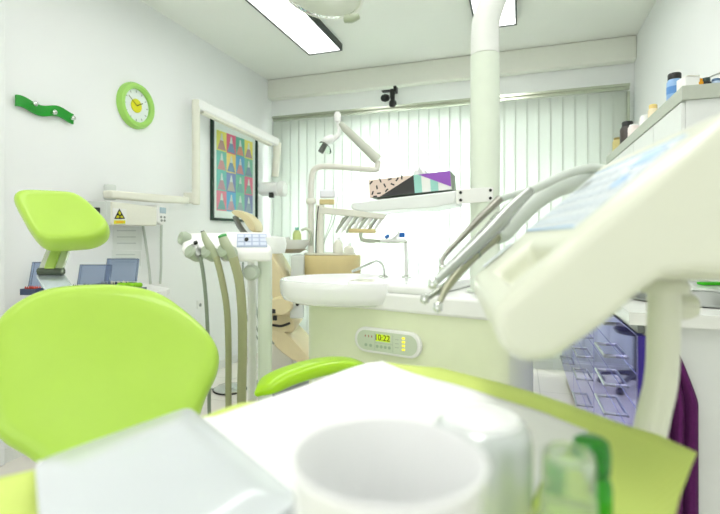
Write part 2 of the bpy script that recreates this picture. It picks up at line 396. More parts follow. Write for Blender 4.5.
bm = B(); cc = V((X3+.002, c_.y, c_.z-.002)); lathe(bm, [(.006, 0), (.006, .0015), (0, .0015)], cc, (1, 0, 0), 12)
for k in range(3):
    a = PI/2+PI+k*2*PI/3
    pts = [cc+V((0, math.cos(a+s)*r, math.sin(a+s)*r)) for r, s in ((.008, -.45), (.021, -.45), (.021, .45), (.008, .45))]; prism(bm, pts, (.0015, 0, 0))
obj('radiation_trefoil', bm, darkM, wt, smooth=False)
obj('yellow_strip', prism(B(), [W(114, 220.3, X3+.001), W(125.4, 220.3, X3+.001), W(125.4, 223.6, X3+.001), W(114, 224, X3+.001)], (-.002, 0, 0)), yellowM, t, smooth=False)
obj('strip_print', prism(B(), [W(116, 221.4, X3+.0015), W(123.6, 221.4, X3+.0015), W(123.6, 222.5, X3+.0015), W(116, 222.8, X3+.0015)], (-.001, 0, 0)), orangeM, t, smooth=False)
# shelf arm above the box -> post
obj('folded_arm', prism(B(), [W(111, 190), W(190, 197), W(190, 203.5), W(162, 202.5), (W(112, 198))], (-.07, 0, 0)), creamM, t, bevel=.012, seg=3, smooth=False)
obj('arm_pivot', lathe(B(), [(.03, 0), (.034, .01), (.034, .08), (.03, .09), (0, .09)], W(110, 200, XL+.1), (0, 0, 1), 20), mat('cap_grey', '#d2d9d2'), t)
PX_ = P(196, 202, 3.52); PT = P(196, 100, 3.52)
obj('post', tube(B(), [PX_-V((0, 0, .02)), PT], .029, 20), creamM, t, bevel=.004)
obj('wall_bracket', obox(B(), V(((XL+PX_.x)/2, PX_.y, PX_.z+.03)), (1, 0, 0), (0, 1, 0), (0, 0, 1), PX_.x-XL, .06, .08), creamM, t, bevel=.006, smooth=False)
bs = P(195, 103, 3.52); be = P(277, 143, 4.25); dd = (be-bs).normalized(); sd = dd.cross(UP).normalized(); un = sd.cross(dd)
obj('boom', obox(B(), (bs+be)/2, dd, sd, un, (be-bs).length, .075, .075), whiteM, t, bevel=.02, seg=3, smooth=False)
obj('boom_light_strip', obox(B(), (bs+be)/2-un*.045, dd, sd, un, (be-bs).length*.84, .05, .02), creamM, t, bevel=.006, smooth=False)
hb = P(275, 180, 4.25)
obj('drop_link', tube(B(), [be, be-V((0, 0, .08)), hb+V((0, 0, .03))], [.04, .034, .032], 16, smooth=3), creamM, t)
hc = P(272.5, 189, 4.25); hx = (RT*.96+FW*-.2).normalized()
obj('tube_head', lathe(B(), [(0, -.125), (.05, -.12), (.062, -.10), (.062, .055), (.055, .062), (.055, .07), (.07, .075), (.07, .115), (.06, .125), (0, .125)], hc, hx, 28), whiteM, t)
obj('collimator', obox(B(), hc-V((0, 0, .06))-FW*.05, RT, UP, FW, .04, .045, .05), darkM, t, smooth=False, bevel=.004)
for pts in ([(143, 226), (146, 245), (149, 268), (150.5, 284)], [(161.5, 225), (161, 245), (161, 268), (160, 284)]):
    obj('cable', tube(B(), [W(x, y, XL+.03) for x, y in pts], .008, 8, smooth=5), mat('cable_grey', '#c0c8bd', .6), t)
# notices
for q, lab in (((113, 226, 142, 250), 'white printed notice on the wall below the x-ray control box, upper sheet'), ((112, 250, 141, 266), 'lower white printed notice above the instrument boxes')):
    sh = thing('paper_notice', lab, 'notice', pX(q[0], q[3], XL))
    obj('sheet', prism(B(), [onL(q[0], q[1], .002), onL(q[2], q[1]+1, .002), onL(q[2], q[3], .002), onL(q[0], q[3], .002)], (-.0015, 0, 0)), mat('notice_paper', '#e6ebe6', .7), sh, smooth=False)
    bm = B()
    for j in range(3):
        yy = q[1]+4+j*(q[3]-q[1]-5)/3
        prism(bm, [onL(q[0]+4, yy, .003), onL(q[2]-6, yy, .003), onL(q[2]-6, yy+1.2, .003), onL(q[0]+4, yy+1.2, .003)], (-.0008, 0, 0))
    obj('printed_lines', bm, mat('pale_print', '#ccd2ce', .7), sh, smooth=False)
# socket
t = thing('wall_socket', 'small white wall socket low on the left wall behind the grey hoses', 'socket', onL(200, 309))
obj('plate', prism(B(), [onL(197.5, 301, .008), onL(203, 301, .008), onL(203, 309, .008), onL(197.5, 309, .008)], (-.008, 0, 0)), whiteM, t, bevel=.002, smooth=False)
obj('outlet', lathe(B(), [(.014, 0), (.014, .002), (0, .002)], onL(200.3, 305, .008), (1, 0, 0), 16), greyM, t)

# side table with instrument boxes
TZ = .82
t = thing('side_table', 'white side table under the x-ray unit by the left wall', 'table', (-2.15, 2.3, 0))
obj('table_top', prism(B(), [V((x, y, TZ-.03)) for x, y in ((XL+.03, 2.40), (-1.85, 2.14), (-1.80, 2.06), (-1.79, 1.95), (-1.88, 1.72), (XL+.03, 1.72))], (0, 0, .03)), whiteM, t, bevel=.004, smooth=False)
obj('under_frame', prism(B(), [V((x, y, TZ-.07)) for x, y in ((XL+.06, 2.30), (-1.92, 2.08), (-1.90, 1.95), (-1.95, 1.78), (XL+.06, 1.78))], (0, 0, .04)), greyM, t, smooth=False)
for x, y in ((XL+.10, 1.82), (-1.98, 1.82), (XL+.10, 2.2), (-2.0, 1.9)):
    obj('leg', tube(B(), [(x, y, 0), (x, y, TZ-.07)], .015, 12), greyM, t)
obj('knob', lathe(B(), [(.012, 0), (.014, .02), (0, .025)], (-1.905, 2.0, TZ-.05), (1, -.4, 0), 12), darkM, t)
def inst_box(px0, px1, py, d, lab, rz, lidh, content):
    a = P(px0, py, d); b = P(px1, py, d); a.z = b.z = TZ+.001; a = a; b = b
    u = (b-a).normalized(); n = UP.cross(u).normalized(); wdt = (b-a).length; dep = .13 if wdt > .1 else .07
    t = thing('instrument_box', lab, 'box', (a+b)/2, 'instrument boxes on the side table')
    c = (a+b)/2
    bm = B(); obox(bm, c+V((0, 0, .004)), u, n, UP, wdt, dep, .008)
    for s in (-1, 1):
        obox(bm, c+u*s*(wdt/2-.002)+V((0, 0, .019)), u, n, UP, .004, dep, .022); obox(bm, c+n*s*(dep/2-.002)+V((0, 0, .019)), u, n, UP, wdt-.008, .004, .022)
    obj('box_base', bm, mat('box_base', '#3d4a66', .3), t, smooth=False)
    h = c+n*(dep/2+.003)+V((0, 0, .032)); tl = (UP*math.cos(.25)+n*math.sin(.25)).normalized(); nn = u.cross(tl)
    bm = B(); obox(bm, h+tl*lidh/2, u, tl, nn, wdt, lidh, .003)
    for s in (-1, 1): obox(bm, h+u*s*(wdt/2-.0015)+tl*lidh/2+nn*.009, u, tl, nn, .003, lidh, .018)
    obox(bm, h+tl*(lidh-.0015)+nn*.009, u, tl, nn, wdt, .003, .018)
    obj('lid', bm, blueLid, t, smooth=False)
    bm = B(); rn = random.Random(px0)
    for k in range(14):
        q = c+u*(wdt*(-.42+.84*k/13)); lathe(bm, [(.0035, 0), (.0035, .022), (.0045, .024), (0, .034)], q+V((0, 0, .008))+n*rn.uniform(-.02, dep*.3), UP, 8)
    obj('bur_row', bm, content, t)
    return c, u, n
inst_box(71, 103, 287, 2.42, 'blue-lidded instrument box left of the one holding green sponges', 0, .105, darkM)
c, u, n = inst_box(99, 131, 286, 2.60, 'open blue-lidded instrument box nearest the x-ray cables', 0, .13, mat('bur_cream', '#e8e2cc', .5))
inst_box(25, 40, 292, 2.33, 'blue-lidded instrument box behind the green headrest bracket', 0, .125, redM)
t = thing('green_sponge_tray', 'small dark tray of bright green sponges at the table edge', 'tray', P(131, 291, 2.47))
c = P(131, 287.5, 2.47); c.z = TZ+.002
obj('tray', obox(B(), c+V((0, 0, .009)), RT, FW, UP, .14, .06, .018), mat('box_base', '#3d4a66'), t, smooth=False, bevel=.002)
for k in range(6):
    obj('sponge', lathe(B(), [(0, 0), (.014, .004), (.017, .014), (.012, .024), (0, .027)], c+RT*(-.055+.02*k)+FW*random.uniform(-.012, .012)+V((0, 0, .018)), UP, 12), mat('green_sponge', '#86c41c', .8), t)

# ------------------------------------------------------------------ right side: counter, drawers, sink, towel
XC = .314; YC = 1.5; ZC = .88
t = thing('base_cabinet', 'white base cabinet run with glossy violet drawer fronts along the right wall', 'cabinet', (.6, 2.8, 0))
bm = B(); zc_ = ZC-.02
for lo, hi in (((XC+.02, YC, .06), (XR, YC+.018, zc_)), ((XC+.02, 4.03, .06), (XR, 4.05, zc_)), ((XC+.02, YC+.018, .06), (XR, 4.03, .08)), ((XR-.015, YC+.018, .08), (XR, 4.03, zc_)), ((XC+.02, YC+.018, .08), (XC+.034, 4.03, zc_))): box(bm, lo, hi)
obj('carcass', bm, mat('cabinet_white', '#e6eae6', .35, coat=.3), t, smooth=False)
obj('plinth', box(B(), (XC+.07, YC+.04, 0), (XR, 4.05, .06)), greyM, t, smooth=False)
obj('end_strip', box(B(), (XC-.001, YC-.004, .08), (XC+.019, YC+.016, .825)), navyM, t, smooth=False)
obj('handle_rail', box(B(), (XC+.002, YC+.02, .83), (XC+.02, 4.05, ZC-.022)), greyM, t, smooth=False)
zs = [.812, .70, .60, .50, .385, .25, .09]
units = [(YC+.02, 2.33), (2.34, 3.17), (3.18, 4.03)]
for ya, yb in units:
    for i in range(len(zs)-1):
        zt, zb = zs[i]+.012, zs[i+1]+.014
        dr = obj('drawer', box(B(), (XC, ya, zb), (XC+.02, yb, zt)), purpleGloss, t, bevel=.0015, smooth=False)
        ym = (ya+yb)/2; hl = .11; zh = zt-.022
        bm = B(); tube(bm, [(XC-.035, ym-hl, zh), (XC-.035, ym+hl, zh)], .005, 10)
        for s in (-1, 1): tube(bm, [(XC-.035, ym+s*hl*.9, zh), (XC, ym+s*hl*.9, zh)], .006, 10)
        obj('handle', bm, steel, dr)
bm = B(); box(bm, (XC-.028, YC-.03, ZC-.03), (XR, 4.1, ZC+.005))
# worktop with an oval hole: ring build
bm.free(); bm = B()
sc = V((.57, 1.85, 0)); srx, sry = .222, .22
n_ = 48; outer = []; inner = []
x0, x1, y0_, y1_ = XC-.028, XR, YC-.03, 2.4
for k in range(n_):
    a = 2*PI*k/n_; dx, dy = math.cos(a), math.sin(a)
    inner.append((sc.x+srx*dx, sc.y+sry*dy))
    tt = min(((x1 if dx > 0 else x0)-sc.x)/dx if abs(dx) > 1e-6 else 9, ((y1_ if dy > 0 else y0_)-sc.y)/dy if abs(dy) > 1e-6 else 9)
    outer.append((sc.x+tt*dx, sc.y+tt*dy))
for cx, cy in ((x0, y0_), (x1, y0_), (x1, y1_), (x0, y1_)):
    i = min(range(n_), key=lambda k: (outer[k][0]-cx)**2+(outer[k][1]-cy)**2); outer[i] = (cx, cy)
zt, zb = ZC+.015, ZC-.02
rg = [[bm.verts.new((x, y, z)) for x, y in pts] for pts, z in ((inner, zb), (inner, zt), (outer, zt), (outer, zb))]
for a, b in ((0, 1), (1, 2), (2, 3), (3, 0)):
    for k in range(n_): bm.faces.new([rg[a][k], rg[a][(k+1) % n_], rg[b][(k+1) % n_], rg[b][k]])
box(bm, (x0, y1_, zb), (x1, 4.08, zt))
obj('worktop', bm, mat('worktop_white', '#eef0ea', .25, coat=.3), None, 'white worktop over the violet drawers with an oval sink cut-out', 'worktop', ang=30)
t = thing('sink', 'oval stainless steel sink set in the white worktop', 'sink', (sc.x, sc.y, ZC-.1))
obj('basin', lathe(B(), [(1.06, .004), (1.06, .009), (.97, .006), (.93, -.03), (.86, -.12), (.6, -.14), (0, -.142), (0, -.146), (.62, -.145), (.9, -.122), (.96, -.03), (.985, .0)], (sc.x, sc.y, zt), UP, 48, sx=srx, sy=sry, ux=(1, 0, 0), closed=False), steel, t)
obj('drain', lathe(B(), [(.03, 0), (.03, .004), (0, .004)], (sc.x, sc.y, zt-.142), UP, 20), darkM, t)
# green cloth by the sink
t = thing('green_scrubber', 'bright green cloth lying behind the sink', 'cloth', P(712, 288.5, 1.9))
c = P(712, 288.5, 2.05); c.z = zt+.001
bm = B(); obox(bm, c+V((0, 0, .006)), RT, FW, UP, .1, .05, .012); obj('cloth', bm, mat('bright_green', '#4ce02c', .8), t, bevel=.004, smooth=False)
# towel + hook
hk = pY(672, 337, YC-.03)
t = thing('towel_hook', 'small beige hook plate on the white cabinet end above the towel', 'hook', (hk.x, YC, hk.z-.03))
obj('plate', box(B(), (hk.x-.014, YC-.006, hk.z-.03), (hk.x+.014, YC, hk.z+.02)), creamM, t, bevel=.003, smooth=False)
obj('peg', tube(B(), [(hk.x, YC-.006, hk.z-.015), (hk.x, YC-.03, hk.z-.02), (hk.x, YC-.034, hk.z-.008)], .004, 8, smooth=4), creamM, t)
bm = B(); nx, nz = 26, 30; g = []
for j in range(nz+1):
    v = j/nz; zz = hk.z-.03-v*.46; wv_ = .008+.031*min(1, v*3.4)**.8+.006*v; row = []
    for i in range(nx+1):
        u_ = i/nx*2-1
        xx = hk.x+.022*min(1, v*3)+u_*wv_-.004*v; yy = YC-.022-.012*math.cos(u_*8.5+.6*v)*min(1, .3+v*2)
        row.append(bm.verts.new((xx, yy, zz)))
    g.append(row)
for j in range(nz):
    for i in range(nx): bm.faces.new([g[j][i], g[j][i+1], g[j+1][i+1], g[j+1][i]])
o = obj('hanging_towel', bm, purpleTowel, None, 'dark purple towel hanging on the white cabinet end', 'towel')
so = o.modifiers.new('solid', 'SOLIDIFY'); so.thickness = .008; so.offset = 0

# wall cabinet upper right
XU = .56; YU0, YU1 = 2.0, 3.6; ZU = 1.655
t = thing('wall_cabinet', 'white wall cabinet with a grey top board high on the right wall', 'cabinet', (.7, 2.8, 1.2))
obj('cabinet_body', box(B(), (XU+.015, YU0+.015, 1.2), (XR, YU1, ZU-.052)), mat('cabinet_white', '#e6eae6'), t, smooth=False)
obj('top_board', box(B(), (XU, YU0, ZU-.052), (XR, YU1, ZU)), mat('grey_board', '#b9c0b2', .5, var=.06, scale=60), t, smooth=False, bevel=.002)
for k in range(4):
    ya = YU0+.02+k*.39; obj('door', box(B(), (XU+.002, ya, 1.205), (XU+.015, ya+.38, ZU-.056)), mat('cabinet_white', '#e6eae6'), t, smooth=False, bevel=.002)
def on_top(px, X, dy=0):                                              # a place on the top board seen at pixel column px
    r = ray(px, 100)
    if px > 681: X = r.x/r.y*2.065
    return V((X, X*r.y/r.x+dy, ZU))
def jar(name, px, X, r, h, m, capm, lab, cat='jar', caph=.02, capr=None, band=None):
    p = on_top(px, X); t = thing(name, lab, cat, p, 'small containers on top of the wall cabinet')
    obj('jar_body', lathe(B(), [(0, .0005), (r, .0005), (r, h*.85), (r*.8, h), (0, h)], p, UP, 22), m, t)
    cr = capr or r*.8
    obj('cap', lathe(B(), [(cr, h), (cr, h+caph*.8), (cr*.9, h+caph), (0, h+caph)], p, UP, 22), capm, t)
    if band: obj('label_band', lathe(B(), [(r*1.02, h*.3), (r*1.02, h*.65)], p, UP, 22, closed=False), band, t)
jar('blue_jar', 674.5, .592, .028, .085, skyBlue, darkM, 'light blue jar with a black lid at the corner of the wall cabinet', caph=.025, capr=.024, band=mat('band_blue', '#5f94d4', .4))
jar('orange_jar', 698.5, .62, .017, .026, orangeM, orangeM, 'small orange jar between white box and black one on the wall cabinet', caph=.010)
jar('black_jar', 706, .63, .017, .024, darkM, mat('dark_teal', '#2c4440', .4), 'small black round jar right of the orange one on the wall cabinet', caph=.014)
jar('blue_small_jar', 716, .63, .017, .022, mat('pale_blue', '#b8cce0', .4), mat('slate_blue', '#4c6c90', .4), 'small slate-blue capped jar at the right frame edge on the wall cabinet', caph=.010)
jar('cream_jar', 653, .60, .022, .06, mat('cream_jar', '#f0e4c0', .4), mat('straw_lid', '#e6cf80', .4), 'tiny cream jar with straw-coloured lid midway along the wall cabinet', caph=.02)
jar('white_cup', 645, .60, .026, .06, whiteM, whiteM, 'tiny white jar beside the cream one along the wall cabinet', caph=.006)
jar('white_low_jar', 635, .60, .035, .062, mat('pinkish_white', '#f2e8e2', .4), whiteM, 'pinkish white jar just right of the dark bottle on the wall cabinet', caph=.008)
jar('dark_bottle', 627.5, .60, .04, .10, mat('dark_brown', '#4a4440', .4), darkM, 'dark brown bottle near the far end of the wall cabinet', 'bottle', caph=.03, capr=.03)
jar('yellow_jar', 618.5, .60, .035, .075, mat('ochre_jar', '#c9bd7c', .4), mat('ochre_lid', '#8c7c3c', .4), 'ochre jar at the far end of the wall cabinet', caph=.015)
p = on_top(688, .64); t = thing('white_carton', 'low white carton beside the blue jar on the wall cabinet', 'box', p)
obj('carton', obox(B(), p+V((0, 0, .022)), RT, FW, UP, .055, .05, .042), whiteM, t, bevel=.003, smooth=False)
obj('carton_flap', obox(B(), p+V((.005, 0, .046)), RT, FW, UP, .045, .045, .003), creamM, t, smooth=False)
p = on_top(716, .70); p.y += .06; p.x += .015; t = thing('wire_stand', 'thin arched wire stand at the right end of the wall cabinet', 'stand', p)
obj('arch', tube(B(), [p-RT*.05+V((0, 0, .004)), p-RT*.045+V((0, 0, .035)), p-RT*.02+V((0, 0, .055)), p+RT*.04+V((0, 0, .075)), p+RT*.09+V((0, 0, .06)), p+RT*.1+V((0, 0, .004))], .003, 8, smooth=6), steel, t)
obj('foot_bar', tube(B(), [p-RT*.05+V((0, 0, .004)), p+RT*.1+V((0, 0, .004))], .003, 8), steel, t)

# stool with star base
sp = P(512, 366, 3.6); sp.z = 0; sp = P(527, 370, 3.75)-RT*.25; sp.z = 0
t = thing('dentist_stool', 'dark five-star castor stool behind the spittoon, only its foot showing', 'stool', sp)
obj('column', tube(B(), [sp+V((0, 0, .06)), sp+V((0, 0, .42))], .025, 14), darkM, t)
obj('seat', lathe(B(), [(0, .40), (.14, .405), (.155, .43), (.14, .46), (0, .465)], sp, UP, 32), darkM, t)
for k in range(5):
    a = 2*PI*k/5+.33; d = V((math.cos(a), math.sin(a), 0)); e = sp+d*.24
    lg = obj('leg', tube(B(), [sp+V((0, 0, .11)), sp+d*.12+V((0, 0, .10)), e+V((0, 0, .075))], [.022, .017, .013], 10, smooth=4), mat('dark_grey_base', '#4c4f55', .4), t)
    sd = d.cross(UP); bm = B()
    for s in (-1, 1): lathe(bm, [(0, -.008), (.025, -.008), (.026, 0), (.025, .008), (0, .008)], e+sd*s*.012+V((0, 0, .0262)), sd, 16)
    tube(bm, [e+V((0, 0, .03)), e+V((0, 0, .075))], .008, 8)
    obj('castor', bm, darkM, lg)

# black camera bracket near ceiling
c = P(391, 99, 4.05)
c = pY(392, 97, 4.13)
t = thing('clamp_camera', 'small black clamp-mounted camera on the wall strip above the blind', 'camera', c)
n0 = V((0, -1, 0))
obj('mount_plate', box(B(), (c.x-.09, 4.10, c.z+.05), (c.x+.05, 4.15, c.z+.062)), darkM, t, bevel=.002, smooth=False)
obj('mount_block', box(B(), (c.x+.025, 4.08, c.z+.03), (c.x+.05, 4.15, c.z+.085)), darkM, t, bevel=.004, smooth=False)
obj('neck', tube(B(), [(c.x+.012, 4.11, c.z+.055), (c.x+.012, 4.10, c.z), (c.x+.015, 4.10, c.z-.04)], [.028, .022, .02], 14, smooth=4), darkM, t)
obj('ball', lathe(B(), [(0, -.04), (.026, -.034), (.036, -.01), (.034, .012), (.02, .032), (0, .036)], (c.x+.018, 4.09, c.z-.07), UP, 24), darkM, t)
obj('lens', lathe(B(), [(0, -.035), (.03, -.03), (.036, 0), (.03, .03), (.022, .036), (0, .03)], (c.x-.055, 4.10, c.z-.012), (-.4, -1, -.3), 24), darkM, t)
obj('link', tube(B(), [(c.x-.05, 4.11, c.z), (c.x+.01, 4.11, c.z-.005)], .01, 10), steel, t)

# ------------------------------------------------------------------ far treatment unit and tan chair
FD = 3.35
t = thing('far_dental_unit', 'cream dental unit with tan cabinet and folding lamp before the blind', 'dental unit', LD(-.15, FD, 0))
def L(px, py, d=FD): return P(px, py, d)
cb = L(330, 262); rad = 30/FPX*FD*1.02
obj('tan_cabinet', lathe(B(), [(0, -.10), (rad*.93, -.10), (rad, -.08), (rad, .045), (rad*.98, .05), (0, .05)], cb, UP, 40, sx=1, sy=.7, ux=RT), tanWood, t)
c1 = L(299, 262, FD-.05); obj('grey_side', obox(B(), c1-V((0, 0, .04)), RT, FW, UP, .09, .2, .18), mat('cap_grey', '#d2d9d2'), t, bevel=.01, smooth=False)
b0 = L(330, 254.5); obj('deck', lathe(B(), [(0, .0), (rad*.85, 0), (rad*.85, .012), (0, .012)], b0, UP, 30, sy=.6, ux=RT), creamM, t)
obj('base_column', lathe(B(), [(0, 0), (.2, 0), (.2, .03), (.07, .06), (.07, cb.z-.10), (0, cb.z-.10)], (cb.x, cb.y, 0), UP, 28), creamM, t)
lampR = mat('warm_cream_tube', '#e2e2d6', .4)
obj('lamp_post', tube(B(), [L(311, 256), L(311, 200), L(311.5, 180), L(314, 170), L(322, 166.5), L(340, 167), L(372, 169.5), L(377, 168), L(378, 161)], .021, 14, smooth=5), lampR, t)
obj('post_collar', lathe(B(), [(.03, 0), (.036, .01), (.036, .03), (.03, .04), (0, .04)], L(311, 204), UP, 20), creamM, t)
obj('side_post', tube(B(), [L(320, 256), L(320, 205)], .028, 14), creamM, t)
e0 = L(378, 160); e1 = L(340, 123.5); dd = (e1-e0).normalized()
obj('spring_arm', tube(B(), [e0, e0+dd*.03, e1-dd*.05, e1], [.034, .036, .026, .02], 14), mat('arm_grey', '#c8ccbe', .4), t)
obj('arm_joint', lathe(B(), [(0, -.02), (.02, -.02), (.026, 0), (.026, .03), (.015, .05), (0, .05)], L(337.5, 119), UP, 18), whiteM, t)
obj('lamp_yoke', tube(B(), [L(338, 122), L(339, 131), L(337, 136), L(331, 140)], [.015, .014, .018, .02], 12, smooth=4), whiteM, t)
hd = obj('lamp_head', lathe(B(), [(0, -.04), (.02, -.04), (.03, -.02), (.034, .02), (.022, .045), (0, .045)], L(328, 140), (RT*.9+UP*.3), 20), whiteM, t)
obj('lamp_handle', tube(B(), [L(326, 142), L(323, 148), L(320.5, 152.5)], [.018, .022, .02], 14), mat('dark_grey_handle', '#5c605a', .4), hd)
obj('reflector', lathe(B(), [(0, 0), (.03, .004), (.05, .016), (.055, .02), (.05, .02), (.03, .008), (0, .004)], L(327, 146), (RT*-.6-UP*.7-FW*.4), 24), glassM, hd)
obj('monitor', obox(B(), L(327.5, 194), RT, UP, FW, .11, .06, .05), mat('monitor_white', '#eef0f4', .35), t, bevel=.012, smooth=False)
obj('monitor_base', obox(B(), L(327, 202), RT, UP, FW, .105, .035, .06), tanWood, t, bevel=.004, smooth=False)
a0 = L(318, 210); a1 = L(385, 216); obj('tray_arm', obox(B(), (a0+a1)/2, a1-a0, UP, FW, (a1-a0).length, .05, .06), creamM, t, bevel=.008, smooth=False)
obj('instrument_ledge', obox(B(), L(362, 231), RT-UP*.02, UP, FW, .19, .03, .09), tanWood, t, bevel=.008, smooth=False)
for k in range(8):
    x = 343+k*5.2
    obj('handpiece', tube(B(), [L(x-7, 233), L(x-3, 226), L(x+4, 216.5), L(x+9, 213)], [.007, .012, .014, .008], 10, smooth=4), whiteRough if k % 2 else nickel, t)
for k in range(5):
    obj('instrument_hose', tube(B(), [L(350+7*k, 233, FD+.04), L(343+7*k, 228, FD+.04), L(341+7*k, 221, FD+.04), L(350+6*k, 214, FD+.04)], .006, 8, smooth=5), creamM, t)
obj('ledge_bracket', tube(B(), [L(360, 231), L(360.5, 237), L(364, 241), L(375, 242)], .01, 10, smooth=4), nickel, t)
for pts in ([(334, 200), (331, 220), (322, 245), (318, 256)], [(338, 196), (334, 220), (325, 240), (321, 256)]):
    obj('cable', tube(B(), [L(x, y) for x, y in pts], .0035, 6, smooth=5), mat('cable_grey', '#c0c8bd'), t)
obj('power_cord', tube(B(), [L(318.5, 206, FD-.04), L(317, 220, FD-.04), L(316, 240, FD-.04), L(316, 256, FD-.04)], .004, 6, smooth=5), darkM, t)
tr = L(288, 246); obj('tray_bowl', lathe(B(), [(0, -.02), (.12, -.02), (.155, .02), (.155, .045), (.145, .045), (.11, -.005), (0, -.01)], tr, UP, 32, sy=.6, ux=RT), mat('tray_grey', '#dfe3da', .35), t)
obj('tray_underside', lathe(B(), [(0, -.05), (.08, -.05), (.14, -.021), (0, -.021)], tr, UP, 28, sy=.6, ux=RT), mat('taupe_plastic', '#b9b09c', .5), t)
t = thing('tumbler', 'white tumbler standing on the far unit tray left of the pale lime bottle', 'glass', L(276, 248, FD-.03))
p = L(276, 247, FD-.02); p = V((p.x, p.y, tr.z+.046)); 
obj('glass', lathe(B(), [(0, 0), (.035, 0), (.042, .07), (.040, .07), (.033, .004), (0, .004)], tr+RT*-.03+V((0, 0, -.008)), UP, 20), whiteM, t)
t = thing('green_soap_bottle', 'pale lime bottle standing on the far unit tray by the blind', 'bottle', tr+V((0, 0, -.01)))
p = L(297, 244, FD-.02); p.z = tr.z-.008
obj('bottle_body', lathe(B(), [(0, 0), (.028, 0), (.032, .02), (.032, .09), (.02, .115), (.012, .12), (0, .12)], p, UP, 20), mat('pale_lime_bottle', '#dcec9c', .3, trans=.3), t)
obj('neck_band', lathe(B(), [(.014, .12), (.014, .14), (0, .14)], p, UP, 16), mat('teal_cap', '#8ccabc', .4), t)
obj('handle_hoop', tube(B(), [p+RT*.03+V((0, 0, .12)), p+RT*.07+V((0, 0, .13)), p+RT*.1+V((0, 0, .09)), p+RT*.1+V((0, 0, .01))], .01, 10, smooth=5), nickel, t)
# small bottle cluster on the far unit
for i, (px, h, lab) in enumerate(((338, .09, 'white pump dispenser on the far unit deck'), (349, .05, 'short white container right of the pump dispenser on the far unit'))):
    p = L(px, 254, FD-.03); p.z = b0.z+.0125
    t = thing('dispenser', lab, 'bottle', p)
    obj('body', lathe(B(), [(0, 0), (.035, 0), (.037, .01), (.035, h*.7), (.015, h), (0, h)], p, UP, 18), creamM, t)
    obj('cap', lathe(B(), [(.012, h), (.012, h+.02), (0, h+.022)], p, UP, 14), whiteM, t)

# tan chair
CD = 3.3
t = thing('tan_dental_chair', 'tan patient chair with grey base behind the hose stand', 'dental chair', LD(-.6, CD, 0))
def cush(name, pts, d, th, m=tanM, tilt=0, sidew=.4, par=t):
    # profile seen side-on from the camera, extruded into depth: a cushion with rounded edges
    bm = B(); a = [P(x, y, d-sidew/2) for x, y in pts]
    ctr = sum(a, V())/len(a); m_ = closed_smooth(a, 4)
    rings = []
    for s, o in ((.3, -.02), (.88, -.018), (.97, -.008), (1, .02), (1, sidew-.02), (.97, sidew+.008), (.88, sidew+.018), (.3, sidew+.02)):
        rings.append([bm.verts.new(ctr+(p-ctr)*s+FW*o) for p in m_])
    n = len(m_); bm.faces.new(rings[0]); bm.faces.new(rings[-1][::-1])
    for q, w2 in zip(rings, rings[1:]):
        for k in range(n): bm.faces.new([q[k], q[(k+1) % n], w2[(k+1) % n], w2[k]])
    return obj(name, bm, m, par)
cush('headrest', [(232, 211), (238, 210), (248, 215), (255, 223), (256, 231), (251, 231), (243, 220), (233, 214)], CD, 0, sidew=.22)
obj('headrest_stem', tube(B(), [P(235, 216, CD), P(240, 227, CD), P(250, 240, CD)], .02, 10, smooth=4), greyM, t)
cush('backrest', [(246, 236), (256, 238), (270, 252), (282, 272), (290, 300), (291, 318), (282, 318), (272, 296), (258, 262)], CD, 0)
cush('seat', [(262, 318), (275, 314), (290, 316), (296, 324), (292, 332), (268, 330)], CD, 0)
cush('armrest', [(268, 302), (280, 297), (290, 301), (292, 309), (284, 315), (270, 313)], CD-.28, 0, sidew=.08)
cush('leg_rest', [(268, 325), (280, 327), (296, 341), (310, 358), (304, 364), (290, 358), (272, 342)], CD, 0)
obj('hinge_bracket', obox(B(), P(297, 309, CD-.26), RT, UP, FW, .09, .12, .03), mat('cap_grey', '#d2d9d2'), t, bevel=.01, smooth=False)
obj('hinge_bolt', lathe(B(), [(.012, 0), (.012, .01), (0, .01)], P(297.5, 304, CD-.275), -FW, 14), darkM, t)
obj('joint_seam', tube(B(), [P(272, 325, CD-.25), P(281, 326, CD-.25), P(290, 323, CD-.25)], .008, 8, smooth=4), darkM, t)
for q in ((274, 311), (275, 318)): obj('control_knob', obox(B(), P(q[0], q[1], CD-.33), RT, UP, FW, .025, .03, .02), darkM, t, bevel=.003, smooth=False)
bc = P(285, 388, CD+.1); bc.z = 0
obj('base', lathe(B(), [(0, 0), (.26, 0), (.26, .03), (.22, .06), (0, .07)], bc, UP, 36, sy=.7, ux=RT), greyM, t)
obj('lift_column', obox(B(), P(284, 350, CD+.1)+V((0, 0, -.02)), RT, UP, FW, .16, .5, .2), mat('warm_cream_tube', '#dcdccb'), t, bevel=.02, smooth=False)
# cables looping on the floor and behind the pole
cable = thing('floor_cable', 'thin grey cables looping down behind the pale green pole', 'cable', P(250, 368, 3.1))
for pts in ([(243, 262), (243, 290), (247, 318), (256, 336), (262, 342)], [(249, 270), (250, 300), (254, 322), (262, 338)], [(253, 262), (255, 300), (262, 330), (274, 344)]):
    obj('strand', tube(B(), [P(x, y, 2.6) for x, y in pts], .0055, 8, smooth=6), hoseGrey, cable)
